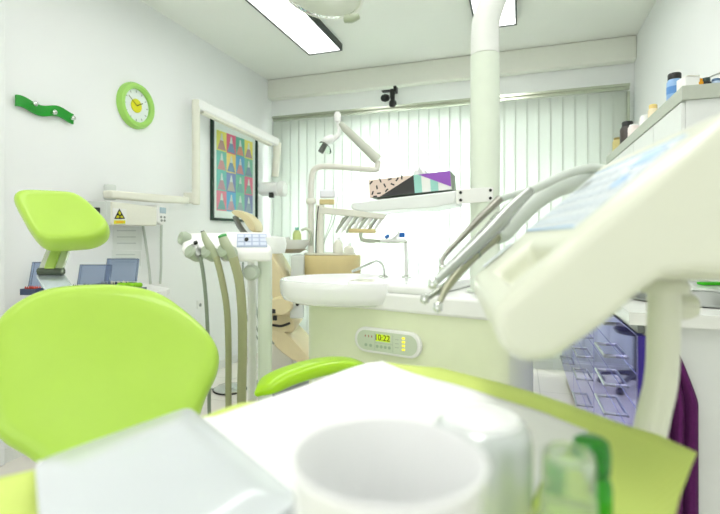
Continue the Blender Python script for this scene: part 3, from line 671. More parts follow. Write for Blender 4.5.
# chrome floor pedal
pc = P(230, 391, 3.4); pc.z = 0
t = thing('foot_pedal', 'round chrome foot pedal on the floor behind the hoses', 'pedal', pc)
obj('disc', lathe(B(), [(0, .001), (.10, .001), (.115, .012), (.09, .03), (.04, .04), (0, .042)], pc, UP, 36), chrome, t)
obj('rubber_ring', lathe(B(), [(.117, .001), (.122, .006), (.117, .012), (.112, .006), (.117, .001)], pc, UP, 36, closed=False), darkM, t)
obj('pedal_cable', tube(B(), [pc+V((0, 0, .008))-RT*.11, pc-RT*.2+V((0, 0, .008)), pc-RT*.5+FW*.05+V((0, 0, .008))], .006, 8, smooth=6), hoseGrey, t)

# ------------------------------------------------------------------ hose stand (assistant's side)
HD = 1.42
t = thing('suction_stand', 'white suction stand with touch panel and three hanging hoses', 'suction stand', P(265, 245, HD)*1)
def A(px, py, d=HD): return P(px, py, d)
poleT = A(265, 256, 1.46); poleB = V((poleT.x, poleT.y, .03))
ax = (RT*1+FW*.12).normalized(); ay = UP.cross(ax)
obj('pole', obox(B(), (poleT+poleB)/2, ax, ay, UP, .042, .05, (poleT-poleB).length), mintPale, t, bevel=.014, seg=4, smooth=False)
obj('foot', lathe(B(), [(0, 0), (.10, 0), (.10, .015), (.05, .035), (0, .035)], (poleB.x, poleB.y, 0), UP, 36), mintPale, t)
obj('back_tube', tube(B(), [A(252, 262, 1.5), V((A(252, 262, 1.5).x, A(252, 262, 1.5).y, .25))], .014, 12), whiteM, t)
obj('pivot_knob', lathe(B(), [(0, 0), (.02, 0), (.024, .01), (.024, .03), (.018, .04), (0, .042)], A(253, 272, 1.44), -FW, 24), mat('knob_pale', '#cfdacb', .4), t)
# head: slab sloping towards us, profile extruded sideways
hL = A(232, 0).xy; up0 = A(239, 232, 1.5)
sl = (A(250, 250, 1.36)-A(250, 231, 1.5)).normalized()
topc = A(250, 231, 1.45); botc = A(250, 251, 1.38)
side0 = ax*-.085; side1 = ax*.065
prof = [topc, botc, botc-V((0, 0, .035)), topc-V((0, 0, .055))]
obj('panel_housing', prism(B(), [p+side0 for p in prof], ax*.15), whiteM, t, bevel=.012, seg=3, smooth=False)
# extension to the left carrying the holders
topc2, botc2 = A(215, 232, 1.47), A(215, 247, 1.38)
obj('holder_bar', prism(B(), [p-ax*.095 for p in (topc2, botc2, botc2-V((0, 0, .025)), topc2-V((0, 0, .045)))], ax*.165), whiteM, t, bevel=.012, seg=3, smooth=False)
nn = (botc-topc).cross(ax).normalized(); nn = nn if nn.z > 0 else -nn
sdv = (topc-botc).normalized()
kp0 = (topc+botc)/2+nn*.0015
obj('key_panel', obox(B(), kp0+ax*.006, ax, sdv, nn, .088, .060, .003), mat('key_panel_blue', '#b9c6dc', .25, var=.02), t, smooth=False)
bm = B()
for i in range(4):
    for j in range(3): obox(bm, kp0+nn*.0022+ax*(-.027+.022*i)+sdv*(-.018+.018*j), ax, sdv, nn, .017, .013, .001)
obj('key', bm, mat('small_key', '#d3dcea', .4), t, smooth=False)
obj('panel_logo', lathe(B(), [(.006, 0), (.006, .002), (0, .002)], kp0+nn*.0028-ax*.01, nn, 14, sy=1.4), darkM, t)
obj('end_cup', lathe(B(), [(0, -.03), (.03, -.028), (.036, 0), (.03, .02), (0, .025)], A(275, 244, 1.44), UP, 24), mat('frosty_cup', '#eef2ee', .3), t)
# round grey knob left
obj('grey_knob', lathe(B(), [(0, -.015), (.018, -.015), (.022, 0), (.018, .012), (.01, .014), (0, .008)], A(184, 238.5, 1.42), (-.4, -.8, .2), 24), greyGreen, t)
obj('knob_stem', tube(B(), [A(186, 239, 1.44), A(196, 243, 1.46)], .012, 12), whiteM, t)
for x, y, r in ((193, 252.5, .021), (209, 252.5, .021), (226, 251, .023)):
    obj('holder', lathe(B(), [(0, -.03), (r*.8, -.03), (r, -.02), (r, .012), (r*.7, .018), (0, .018)], A(x, y, 1.36), (-.15, -.75, .35), 24), greyGreen, t)
hs = obj('air_syringe', tube(B(), [A(194, 245, 1.36), A(196, 250, 1.355), A(200, 256, 1.35)], [.012, .013, .009], 14, smooth=3), steel, t)
obj('syringe_button', lathe(B(), [(.006, 0), (.006, .006), (0, .007)], A(196, 243.5, 1.35), (0, -.6, .8), 12), darkM, hs)
obj('suction_handle', tube(B(), [A(203, 232, 1.36), A(205.5, 239, 1.355), A(210, 247, 1.35), A(216, 257, 1.35)], [.006, .010, .0125, .010], 16, smooth=4), mat('sage_grey', '#a8b294', .35), t)
obj('suction_tip', tube(B(), [A(202.3, 231, 1.36), A(203, 233, 1.36)], .0055, 12), darkM, t)
sh = obj('large_suction_handle', tube(B(), [A(223, 238, 1.36), A(225, 243, 1.355), A(229, 250, 1.35), A(233, 258, 1.35)], [.013, .0145, .015, .0125], 18, smooth=4), mat('sage_grey', '#a8b294'), t)
obj('green_tip', lathe(B(), [(.0128, 0), (.0128, .006), (.007, .008), (0, .004)], A(222.8, 237, 1.36), (-.2, -.3, 1), 18), mat('leaf_green', '#3f9c4c', .4), sh)
for pts, r, m_ in (([(200, 256), (203, 272), (206, 300), (208, 340), (209, 385), (212, 430), (235, 480)], .0055, hoseGrey),
                   ([(216, 256), (222, 280), (227, 310), (228.5, 350), (228.5, 400), (230, 440), (245, 480)], .0095, hoseOlive),
                   ([(233, 257), (239, 280), (242, 310), (242.5, 350), (241.5, 400), (242, 440), (250, 480)], .0135, hoseOlive)):
    obj('hose', tube(B(), [A(x, y, 1.35+.012*i) for i, (x, y) in enumerate(pts)], r, 14, smooth=8), m_, t)

# ------------------------------------------------------------------ spittoon unit
P0 = P(400, 312, 1.3); P0.z = 0
E_ = V((.972, -.236, 0)); G_ = V((-.236, -.972, 0))                 # right along the front, out of the front
def SU(s, tt, z): return V((P0.x, P0.y, z))+E_*s-G_*tt              # tt = distance behind the front
t = thing('spittoon_unit', 'white spittoon unit tinted green by the chair, with round basin and clock panel', 'dental unit', SU(0, .15, 0))
ZL = .894
def body_outline(s0, s1, t0, t1, r, z):
    return [SU((s0+s1)/2+x, (t0+t1)/2+y, z) for x, y in rrect(s1-s0, t1-t0, r)]
obj('body', prism(B(), body_outline(-.357, .285, 0.012, .36, .05, .02), (0, 0, ZL-.02)), greenBounce, t, ang=50)
obj('rim_band', prism(B(), body_outline(-.350, .30, 0, .37, .055, ZL), (0, 0, .051)), whiteM, t, bevel=.008, seg=3, ang=50)
obj('deck', prism(B(), body_outline(-.20, .10, .004, .365, .04, ZL+.05), (0, 0, .027)), ceramic, t, bevel=.01, seg=3, ang=50)
bc = P(350, 277, 1.5); bc.z = 0
bcz = .972
prof = [(0, -.070), (.86, -.068), (.95, -.060), (.99, -.042), (1.0, -.018), (1.0, -.006), (.985, 0), (.95, 0), (.93, -.008), (.88, -.04), (.6, -.055), (.12, -.060), (0, -.060)]
obj('basin', lathe(B(), prof, (bc.x, bc.y, bcz), UP, 64, sx=.222, sy=.2, ux=RT, closed=False), ceramic, t, ang=60)
obj('basin_drain', lathe(B(), [(.02, 0), (.02, .003), (0, .003)], (bc.x, bc.y, bcz-.060), UP, 20), chrome, t)
def onZd(px, py, z): return pZ(px, py, z)
dz = ZL+.075
f0 = onZd(384, 277.5, dz); dF = (f0-C0).dot(FW)
obj('faucet_base', lathe(B(), [(.018, 0), (.018, .004), (.01, .008), (0, .008)], f0, UP, 20), chrome, t)
obj('rinse_spout', tube(B(), [f0, P(384, 270, dF), P(381.5, 263.5, dF), P(376.5, 261, dF), P(371, 263, dF), P(360, 268, dF-.02), P(352, 271.5, dF-.03)], .0045, 12, smooth=6), chrome, t)
f1 = onZd(406.5, 277.5, dz); dG = (f1-C0).dot(FW)
obj('filler_base', lathe(B(), [(.018, 0), (.018, .004), (.01, .008), (0, .008)], f1, UP, 20), chrome, t)
fill = obj('cup_filler', tube(B(), [f1, P(405.5, 243, dG)], .006, 12), whiteRough, t)
obj('filler_arm', tube(B(), [P(405.5, 243.5, dG), P(404, 241.5, dG), P(385, 241.5, dG), P(366, 240, dG), P(361.5, 238, dG), P(361, 232.5, dG)], .0055, 10, smooth=5), nickel, fill)
obj('filler_bar', obox(B(), P(393, 240.3, dG-.01), RT, UP, FW, .085, .009, .02), whiteM, fill, smooth=False, bevel=.002)
obj('blue_nozzle', obox(B(), P(402, 235, dG-.01), RT, UP, FW, .018, .016, .014), blueM, fill, bevel=.003, smooth=False)
obj('blue_button', lathe(B(), [(.006, -.006), (.006, .006), (0, .006)], P(387, 236.5, dG-.01), (.8, -.5, .4), 14), blueM, fill)
obj('nozzle_arm', tube(B(), [P(392, 239.5, dG-.01), P(396, 237, dG-.01), P(400, 233, dG-.01)], .005, 10), whiteM, fill)
# control panel on the front
pc_ = SU(0, 0, 0); Nf = G_
def onF(px, py, off=0): return pPl(px, py, SU(0, .012, 0)+G_*off, G_)
cpc = (onF(357, 343)+onF(423, 348))/2
wP = (onF(423, 348)-onF(357, 343)).length; hP = .072
cz_ = cpc.z+.011
def panel_poly(w_, h_, off): return [V((cpc.x, cpc.y, cz_))+E_*x+UP*y+G_*off for x, y in rrect(w_, h_, h_*.48, 8)]
obj('clock_panel', prism(B(), panel_poly(wP*1.0, hP, 0), G_*.014), whiteM, t, bevel=.004, seg=3, ang=50)
cp = t
ip = obj('panel_inlay', prism(B(), panel_poly(wP*.9, hP*.78, .0142), G_*.001), mat('panel_inlay', '#cfdcc4', .4), cp, smooth=False)
def FP(x, y, off=.0155): return V((cpc.x, cpc.y, cz_))+E_*x+UP*y+G_*off
obj('display', obox(B(), FP(-.010, .011), E_, UP, G_, .046, .020, .001), mat('display_lime', '#c6dc2c', .3, emit='#c6dc2c', es=.3), ip, smooth=False)
text('display_digits', '10:22', FP(-.012, .011, .0163), E_, G_, .023, darkM, ip)
bm = B()
for x in (-.036, .022): obox(bm, FP(x, -.001), E_, UP, G_, .0008, hP*.7, .0006)
obox(bm, FP(-.007, -.004), E_, UP, G_, .056, .0008, .0006)
obj('divider_lines', bm, greyGreen, ip, smooth=False)
for k in range(3): obj('indicator', obox(B(), FP(-.068+.011*k, .012), E_, UP, G_, .0022, .006, .001), mat('rust_red', '#b0503c', .4), ip, smooth=False)
for k in range(4): obj('led', obox(B(), FP(.055, .018-.0105*k), E_, UP, G_, .009, .005, .001), mat('led_yellow', '#f2e430', .4, emit='#f2e430', es=.7), ip, smooth=False)
for i in range(6):
    x = (-.066, -.05, -.028, -.015, -.002, .011)[i]; obj('panel_button', lathe(B(), [(.0045, 0), (.0045, .001), (0, .001)], FP(x, -.014, .0152), G_, 14), mat('button_green', '#a9c0a4', .4), ip)
for i in range(3): obj('panel_symbol', obox(B(), FP(.035, .012-.011*i), E_, UP, G_, .012, .0016, .001), greyGreen, ip, smooth=False)

# lamp pole, shelf, operating lamp
pb = pZ(485, 292, ZL+.051); pd = (pb-C0).dot(FW); pr = 14.3/FPX*pd
t = thing('lamp_pole', 'tall thick white pole rising from the spittoon unit and bending overhead', 'pole', pb+V((0, 0, .001)))
pb = pb+V((0, 0, .002))
obj('flange', lathe(B(), [(0, 0), (pr*1.25, 0), (pr*1.25, .006), (0, .006)], pb, UP, 36), mintPale, t)
zs_ = 1.1+182/FPX*pd
obj('lower_tube', tube(B(), [pb+V((0, 0, .006)), V((pb.x, pb.y, zs_))], pr, 36), mintPale, t)
ps = V((pb.x, pb.y, zs_+.002))
toward = P(330, 0, 1.05)-ps; toward.z = 0; toward.normalize()
lampC = P(318, -8, 1.0)
obj('upper_tube', tube(B(), [ps, ps+V((0, 0, .06)), ps+V((0, 0, .11))+RT*.006, ps+V((0, 0, .18))+RT*.035, ps+V((0, 0, .27))+RT*.085, ps+V((0, 0, .34))+RT*.10-FW*.04, ps+V((0, 0, .39))+RT*.04-FW*.1], [pr*.97, pr*.95, pr*.93, pr*.85, pr*.75, pr*.6, pr*.55], 30, smooth=6), whiteRough, t)
armE = ps+V((0, 0, .39))+RT*.04-FW*.1
hang = lampC+V((0, 0, .30))
obj('lamp_arm', tube(B(), [armE, armE*.5+hang*.5+V((0, 0, .05)), hang], .028, 16, smooth=6), whiteRough, t)
t2 = thing('operating_lamp', 'clear-covered operating lamp hanging at the top edge before the ceiling light', 'lamp', lampC)
ln = (RT*-.1-UP*.7-FW*.45).normalized(); lu = (RT*1-UP*.42).normalized(); lu = (lu-ln*lu.dot(ln)).normalized()
lc = P(322, -12, 1.0)
obj('lamp_shell', lathe(B(), [(0, -.06), (.5, -.05), (.85, -.02), (1, .0), (1, .012), (.95, .012), (.8, -.012), (.45, -.04), (0, -.048)], lc, ln, 48, sx=.088, sy=.06, ux=lu, closed=False), mat('lamp_reflector', '#e6ebe2', .3, .3), t2)
obj('lamp_cover', lathe(B(), [(.97, .01), (.9, .02), (.5, .034), (0, .038)], lc, ln, 48, sx=.088, sy=.06, ux=lu, closed=False), mat('clear_cover', '#ffffff', .02, trans=1, ior=1.04, var=0), t2)
obj('shell_rim', lathe(B(), [(.98, -.004), (1.05, 0), (1.05, .012), (.98, .014), (.98, -.004)], lc, ln, 48, sx=.088, sy=.06, ux=lu, closed=False), whiteM, t2)
obj('side_handle', tube(B(), [P(345, 19, .975), P(352, 18.5, .97), P(359, 16, .97)], [.008, .0085, .006], 12, smooth=3), mat('sage_handle', '#aab59a', .4), t2)
obj('hanger', tube(B(), [lc+V((0, 0, .05)), hang], .014, 12), whiteRough, t2)
# shelf
t = thing('bracket_shelf', 'white shelf clamped to the lamp pole with black screws', 'shelf', V((pb.x, pb.y, 1.18)))
Sd = pd-pr-.004
def Q(px, py, d=Sd): return P(px, py, d)
obj('clamp_plate', prism(B(), [Q(456.5, 189), Q(493.5, 187), Q(493.5, 201.5), Q(456.5, 204)], FW*.012), whiteM, t, bevel=.002, smooth=False)
obj('clamp_back', prism(B(), [Q(458, 190, Sd+2*pr+.012), Q(492, 188, Sd+2*pr+.012), Q(492, 201, Sd+2*pr+.012), Q(458, 203, Sd+2*pr+.012)], FW*.008), whiteM, t, smooth=False)
for x, y in ((460.5, 192.6), (460.6, 200.1), (490.3, 190.3), (490.3, 198.2)):
    obj('screw', lathe(B(), [(.0042, 0), (.0042, .002), (.003, .003), (0, .003)], Q(x, y, Sd), -FW, 14), darkM, t)
sF = [Q(457, 190.5, Sd+.02), Q(455, 203.5, Sd+.02), Q(430, 208, Sd+.045), Q(370, 211.5, Sd+.10), Q(354, 210, Sd+.115), Q(350, 206.5, Sd+.12), Q(352, 202.5, Sd+.12)]
sdir = (Q(352, 203, Sd+.12)-Q(457, 190.5, Sd+.02)); sdir.z = 0; sdir.normalize(); sback = sdir.cross(UP); sback = sback if sback.dot(FW) > 0 else -sback
zsh = Q(400, 198, Sd+.07).z
zt_ = (Q(352, 202, Sd+.12).z+Q(457, 190.5, Sd+.02).z)/2
obj('shelf_board', prism(B(), sF, sback*.17), mat('shelf_white', '#e9eeec', .35, coat=.2), t, bevel=.004, seg=2, ang=50)
# tissue box
a = Q(370, 198.5, Sd+.125); b = Q(451.5, 190.2, Sd+.045); uu = (b-a).normalized(); bb = sback; vv = uu.cross(bb); vv = vv if vv.z > 0 else -vv
wB = (b-a).length; hB = .0535; dB = .115
t = thing('tissue_box', 'patterned tissue box with purple and mint triangles on the clamped shelf', 'tissue box', a)
def TB(x, y, off=0): return a+uu*x*wB+vv*(y*hB+.0022)-bb*off
obj('carton', hexa(B(), [TB(0, 0), TB(1, 0), TB(1, 0)+bb*dB, TB(0, 0)+bb*dB, TB(0, 1), TB(1, 1), TB(1, 1)+bb*dB, TB(0, 1)+bb*dB]), mat('carton_grey_green', '#9aa89a', .6), t, smooth=False)
def face(nm, poly, m_, off=.0006): return obj(nm, prism(B(), [TB(x, y, off) for x, y in poly], bb*.0005), m_, t, smooth=False)
face('terrazzo_print', [(0, 0), (.565, 0), (.565, 1), (0, 1)], mat('blush_print', '#ecd8cc', .6))
face('charcoal_triangle', [(.13, 0), (.565, 0), (.565, 1)], mat('charcoal_print', '#3a3a3a', .6), .0012)
face('white_print', [(.565, 0), (1, 0), (1, 1), (.565, 1)], mat('print_white', '#f0f2ee', .6))
for x in (.565, .76): face('mint_stripe', [(x, 0), (x+.09, 0), (x+.09, 1), (x, 1)], mat('mint_print', '#9fd8cc', .6), .0010)
face('purple_triangle', [(.62, 1), (1, 1), (1, .15)], mat('purple_print', '#9a5cc4', .6), .0015)
bm = B(); rn = random.Random(3)
for x, y in ((.03, .85), (.10, .55), (.04, .25), (.15, .9), (.20, .6), (.27, .92), (.12, .2), (.30, .62), (.36, .86), (.22, .32), (.07, .05), (.42, .95)):
    if y < (x-.13)/.435+.08: continue
    aa = rn.uniform(0, PI); c = TB(x, y, .0012); obox(bm, c, uu*math.cos(aa)+vv*math.sin(aa), vv*math.cos(aa)-uu*math.sin(aa), bb, .012, .0042, .0008)
obj('black_flecks', bm, darkM, t, smooth=False)
bm = B(); c = TB(.6, 1)+bb*.055; g = []
for i in range(13):
    x = -.035+.07*i/12; g.append([bm.verts.new(c+uu*x*(1-.5*j/6)+vv*(-.004+(.035-.012*abs(i-6)/6)*j/6)+bb*(.01*math.sin(i*1.1+j*.6))) for j in range(7)])
for i in range(12):
    for j in range(6): bm.faces.new([g[i][j], g[i+1][j], g[i+1][j+1], g[i][j+1]])
o = obj('tissue', bm, paperM, t); o.modifiers.new('solid', 'SOLIDIFY').thickness = .0006

# ------------------------------------------------------------------ green patient chair
t = thing('green_dental_chair', 'lime green patient chair with large backrest, headrest and armrest', 'dental chair', LD(-.2, .62, 0))
# backrest plane
c_ = P(108, 370, 1.07); uB = (RT*.94+FW*.34).normalized()
vB = (-uB.cross(UP)*-1); vB = UP.cross(uB).normalized()               # horizontal, away from us
vv_ = (UP*.88+vB*.47).normalized(); nB = uB.cross(vv_).normalized()
if nB.dot(FW) > 0: nB = -nB
px_out = [(-8, 348), (-2, 325), (15, 306), (45, 291), (82, 286), (125, 286), (160, 294), (188, 313), (208, 332), (219, 352), (217, 374), (207, 395), (199, 418), (190, 445), (165, 478), (110, 492), (60, 478), (28, 456), (5, 442), (-6, 425), (-11, 385)]
outl = closed_smooth([pPl(x, y+1.5, c_, nB) for x, y in px_out], 4)
obj('backrest', pad(B(), outl, nB, .085, dish=.45), limeM, t, sub=1)
# headrest
ch = P(62, 220, 1.38); vh = (UP*.8+vB*.6).normalized(); nh = uB.cross(vh).normalized()
if nh.dot(FW) > 0: nh = -nh
hp = [(15, 200), (19, 192), (30, 190), (55, 191), (75, 193), (88, 201), (99, 213), (108, 224), (110, 232), (105, 240), (92, 246), (72, 248), (52, 249), (40, 245), (30, 232), (22, 216)]
outl = closed_smooth([pPl(x, y+(249-y)*.12-1.5, ch, nh) for x, y in hp], 4)
obj('headrest', pad(B(), outl, nh, .075, dish=.1), limeM, t, sub=1)
# bracket
b0_ = P(60, 246, 1.42); b1_ = P(51, 270, 1.36); b2_ = P(66, 300, 1.24)
obj('headrest_plate', obox(B(), (b0_+b1_)/2, b1_-b0_, RT, (b1_-b0_).cross(RT), (b1_-b0_).length+.02, .07, .012), mat('satin_plate', '#d2d8c8', .25, .6), t, bevel=.004, smooth=False)
obj('headrest_lever', obox(B(), (b0_+b1_)/2-FW*.01, b1_-b0_, RT, (b1_-b0_).cross(RT), (b1_-b0_).length-.01, .03, .008), mat('lever_green', '#a9c860', .3, .3), t, bevel=.003, smooth=False)
obj('bracket_joint', tube(B(), [b1_-RT*.035-UP*.004, b1_+RT*.035-UP*.004], .011, 16), mat('joint_dark', '#4c5648', .35, .4), t)
b1m = b1_-UP*.018
obj('backrest_plate', obox(B(), (b1m+b2_)/2, b2_-b1m, RT, (b2_-b1m).cross(RT), (b2_-b1m).length, .085, .010), mat('silver_plate', '#cfdbe0', .2, .7), t, bevel=.003, smooth=False)
# seat etc.
axd = (RT*.72-FW*.55).normalized(); axs = UP.cross(axd)
sc_ = LD(-.32, .78, .50)
obj('seat', pad(B(), [sc_+axd*x+axs*y for x, y in rrect(.62, .5, .1, 5)], UP, .09, .1), limeM, t, sub=1)
lr = sc_+axd*.52-UP*.1
obj('leg_rest', pad(B(), [lr+(axd-UP*.35)*x+axs*y for x, y in rrect(.42, .44, .1, 5)], (UP+axd*.35), .08, .1), limeM, t, sub=1)
obj('lift_column', obox(B(), V((sc_.x, sc_.y, .26)), axd, axs, UP, .28, .2, .42), whiteM, t, bevel=.03, seg=3, smooth=False)
obj('base', obox(B(), V((sc_.x, sc_.y, .025)), axd, axs, UP, .8, .45, .05), whiteM, t, bevel=.02, seg=3, smooth=False)
bk = pPl(110, 470, c_, nB)+vB*.06
obj('backrest_hinge', obox(B(), (bk+sc_-axd*.3)/2, (bk-(sc_-axd*.3)), axs, UP, .32, .3, .03), whiteM, t, bevel=.008, smooth=False)
# armrest: curved pad
arm_c = [P(255, 395.5, 1.04), P(270, 385, 1.06), P(290, 376, 1.09), P(318, 368, 1.12), P(342, 365, 1.15), P(366, 366, 1.18)]
pth = smooth_path(arm_c, 6); bm = B(); rings = []
for i, p in enumerate(pth):
    tt = (pth[min(i+1, len(pth)-1)]-pth[max(i-1, 0)]).normalized(); s_ = UP.cross(tt).normalized(); n_v = tt.cross(s_)
    f_ = i/(len(pth)-1); e = min(1, f_/.22, (1-f_)/.12); e = max(.12, math.sin(e*PI/2)); rw = .038*e; rh = (.014+.007*math.sin(f_*PI))*(.35+.65*e)
    ring = []
    for k in range(20):
        a = 2*PI*k/20; cs, sn = math.cos(a), math.sin(a)
        ring.append(bm.verts.new(p+s_*rw*math.copysign(abs(cs)**.75, cs)+n_v*rh*math.copysign(abs(sn)**.75, sn)*(1 if sn > 0 else .8)))
    rings.append(ring)
for a, b in zip(rings, rings[1:]):
    for k in range(20): bm.faces.new([a[k], a[(k+1) % 20], b[(k+1) % 20], b[k]])
bm.faces.new(rings[0][::-1]); bm.faces.new(rings[-1])
ar = obj('armrest', bm, limeArm, t, sub=1)
obj('armrest_bracket', tube(B(), [P(322, 372, 1.12), P(318, 385, 1.12), P(320, 420, 1.1), sc_+axs*.1*0+FW*.2-UP*.06], .016, 14, smooth=5), whiteM, ar)

# ------------------------------------------------------------------ delivery console
A0 = V((.009, .658, 1.108)); yw = .146; pt = .713
hx = V((math.cos(yw), math.sin(yw), 0)); hy = V((-math.sin(yw), math.cos(yw), 0))
Lh = hx*math.cos(pt)+UP*math.sin(pt); Nh = -hx*math.sin(pt)+UP*math.cos(pt)
def K(x, y, z): return A0+hx*x+hy*y+UP*z                             # console frame
def KL(l, y, n=0): return A0+Lh*l+hy*y+Nh*n
t = thing('delivery_console', 'large pale instrument console with sloping blue keypad, close by on the right', 'dental console', K(.05, -.1, -.1))
prof = [(-.066, -.062), (-.069, -.078), (-.060, -.097), (-.044, -.106), (-.022, -.100), (.014, -.072), (.040, -.046), (.054, -.036), (.075, -.034), (.20, -.040), (.24, -.02), (.24, .06), (.17, .086), (.118, .095), (.101, .088)]
top_l = (.142/math.cos(pt)); 
prof3 = [K(x, -.272, z) for x, z in prof]
ent = V((0, 0, 0)); wid = .305
bm = B()
# body with a recess in the sloping top: build as loop of profile, then cut
a = [bm.verts.new(p) for p in prof3]; b = [bm.verts.new(p+hy*wid) for p in prof3]; n = len(a)
bm.faces.new(a[::-1]); bm.faces.new(b)
for i in range(n-1): bm.faces.new([a[i], a[i+1], b[i+1], b[i]])
# sloping face (from last profile point back to first) with rectangular recess
r0, r1, rya, ryb = -.070, -.020, -.250, -.105                        # along slope, along width
q = [KL(r0, rya), KL(r1, rya), KL(r1, ryb), KL(r0, ryb)]
qv = [bm.verts.new(p) for p in q]; dv = [bm.verts.new(p-Nh*.026+(Lh*.004 if i in (0, 3) else -Lh*.010)) for i, p in enumerate(q)]
lo_n, hi_n, hi_f, lo_f = a[0], a[-1], b[-1], b[0]
bm.faces.new([lo_n, qv[0], qv[1], hi_n]); bm.faces.new([hi_n, qv[1], qv[2], hi_f]); bm.faces.new([hi_f, qv[2], qv[3], lo_f]); bm.faces.new([lo_f, qv[3], qv[0], lo_n])
for i in range(4): bm.faces.new([qv[i], dv[i], dv[(i+1) % 4], qv[(i+1) % 4]])
bm.faces.new(dv)
body = obj('console_body', bm, consoleM, t, bevel=.014, seg=5, ang=60)
# keypad
obj('keypad', obox(B(), KL(.0565, -.116, .0008), Lh, hy, Nh, .115, .236, .0016), keyBlue, t, smooth=False, bevel=.0005)
bm = B()
for i in range(5):
    for j in range(8):
        if (i, j) in ((4, 1), (4, 2)): continue
        obox(bm, KL(.014+.0195*i, -.215+.028*j, .0018), Lh, hy, Nh, .0125, .021, .0008)
obj('key', bm, mat('key_pale', '#d2dde4', .4), t, smooth=False)
bm = B(); obox(bm, KL(.001, -.116, .0018), Lh, hy, Nh, .0022, .23, .0006); obox(bm, KL(.112, -.116, .0018), Lh, hy, Nh, .0022, .23, .0006)
obj('blue_line', bm, lineBlue, t, smooth=False)
obj('blue_key', obox(B(), KL(.062, -.200, .002), Lh, hy, Nh, .016, .022, .001), mat('key_blue', '#9cc6ec', .4), t, smooth=False)
obj('blue_display', obox(B(), KL(.094, -.195, .002), Lh, hy, Nh, .018, .05, .001), mat('key_blue', '#9cc6ec'), t, smooth=False)
obj('grey_display', obox(B(), KL(.083, -.035, .002), Lh, hy, Nh, .016, .034, .001), mat('display_grey', '#8f9a98', .3), t, smooth=False)
obj('side_label', obox(B(), KL(-.048, .012, .0006), Lh, hy, Nh, .05, .022, .0008), mat('label_grey', '#d6dee2', .4), t, smooth=False)
# underside mount and arm down to the tray
jt = P(657, 281, .50)
obj('mount_plate', obox(B(), K(.17, -.10, -.041), hx, hy, UP, .20, .12, .014), consoleM, t, bevel=.006, smooth=False)
armp = [P(663.5, 279, .50), P(663.5, 330, .50), P(661.5, 375, .50), P(655, 408, .495), P(640, 430, .485), P(605, 447, .47)]
armp[-1].z = .858; armp[-2].z = min(armp[-2].z, .872)
obj('support_tube', tube(B(), armp+[LD(.12, .46, .856)], [.0156]*6+[.015], 28, smooth=7), consoleM, t)
obj('tube_collar', lathe(B(), [(0, 0), (.024, 0), (.024, .008), (.020, .014), (0, .014)], P(663.5, 281, .5)-UP*.012, UP, 30), consoleM, t)
obj('pivot_knob', lathe(B(), [(0, -.02), (.014, -.018), (.016, 0), (.013, .012), (0, .014)], P(682, 306, .53), RT, 20), consoleM, t)

# ------------------------------------------------------------------ handpieces resting at the console
def hand(lab, head, body_pts, radii, m, hose, hr, headlen, d, hm=None, collar=None, hd=(0, -.5, -.9)):
    t = thing('dental_handpiece', lab, 'handpiece', P(head[0], head[1], d[0]), 'handpieces resting on the console')
    N = len(body_pts); pts = [P(x, y, d[0]+(d[1]-d[0])*i/(N-1)) for i, (x, y) in enumerate(body_pts)]
    b = obj('grip', tube(B(), pts, radii, 20, smooth=5), m, t)
    hp_ = P(head[0], head[1], d[0]); dv_ = V(hd).normalized()
    obj('drill_head', lathe(B(), [(0, -headlen/2), (.0052, -headlen/2), (.0068, -headlen*.35), (.0068, headlen*.3), (.005, headlen/2), (.0012, headlen/2), (.0012, headlen*.8), (0, headlen*.8)], hp_, dv_, 20), hm or chrome, t)
    if collar:
        i, r_, ln_ = collar; c = P(*i, d[0]+(d[1]-d[0])*.75); dr = (pts[-1]-pts[-2]).normalized()
        obj('collar', tube(B(), [c-dr*ln_/2, c+dr*ln_/2], r_, 22), mat('collar_grey', '#8a9688', .3, .7), t)
    if hose:
        hh = [pts[-1]]+[P(x, y, dd_) for x, y, dd_ in hose]
        obj('hose', tube(B(), hh, hr, 16, smooth=6), hosePale, t)
silv = mat('silver_grip', '#b2b8b2', .25, .65); warmS = mat('warm_silver_grip', '#a6a990', .3, .6)
hand('silver handpiece lying uppermost with a thick ribbed collar', (433, 283.5), [(434, 283), (450, 268), (475, 245.5), (498, 223), (513, 207), (530, 191)], [.0055, .0080, .0110, .0122, .0100, .0072], silv,
     [(545, 184, .76), (562, 176, .78), (580, 170, .80), (596, 168, .82), (622, 174, .82)], .0072, .013, (.66, .74), collar=((500, 221), .0134, .014))
hand('slim handpiece with small angled head, leftmost at the tips', (425, 299), [(426, 299), (438, 291), (447, 284), (462, 268), (480, 249), (500, 232)], [.004, .0048, .0055, .007, .009, .009], mat('steel_grip', '#aab0a4', .25, .8),
     [(512, 220, .8), (530, 204, .82), (560, 186, .84), (600, 176, .84)], .007, .012, (.73, .79))
hand('warm silver handpiece with the lowest head of the group', (438, 307), [(438.5, 306), (442, 297), (448, 286), (462, 268), (478, 251), (496, 236)], [.0042, .0048, .0066, .0085, .0095, .010], warmS,
     [(505, 232, .79), (520, 216, .80), (538, 200, .81), (560, 188, .82), (590, 182, .83), (620, 185, .83)], .0145, .013, (.71, .78), collar=((476, 253), .0100, .003))
hand('thin bent-tip syringe behind the silver handpieces', (443, 268), [(443, 266), (442, 261), (446, 254), (460, 239), (478, 220), (500, 199)], [.003, .0038, .0042, .0045, .006, .007], mat('taupe_metal', '#9c9c92', .3, .8),
     [(520, 193, .82), (545, 186, .83), (575, 175, .83), (605, 173, .84)], .006, .006, (.75, .80))

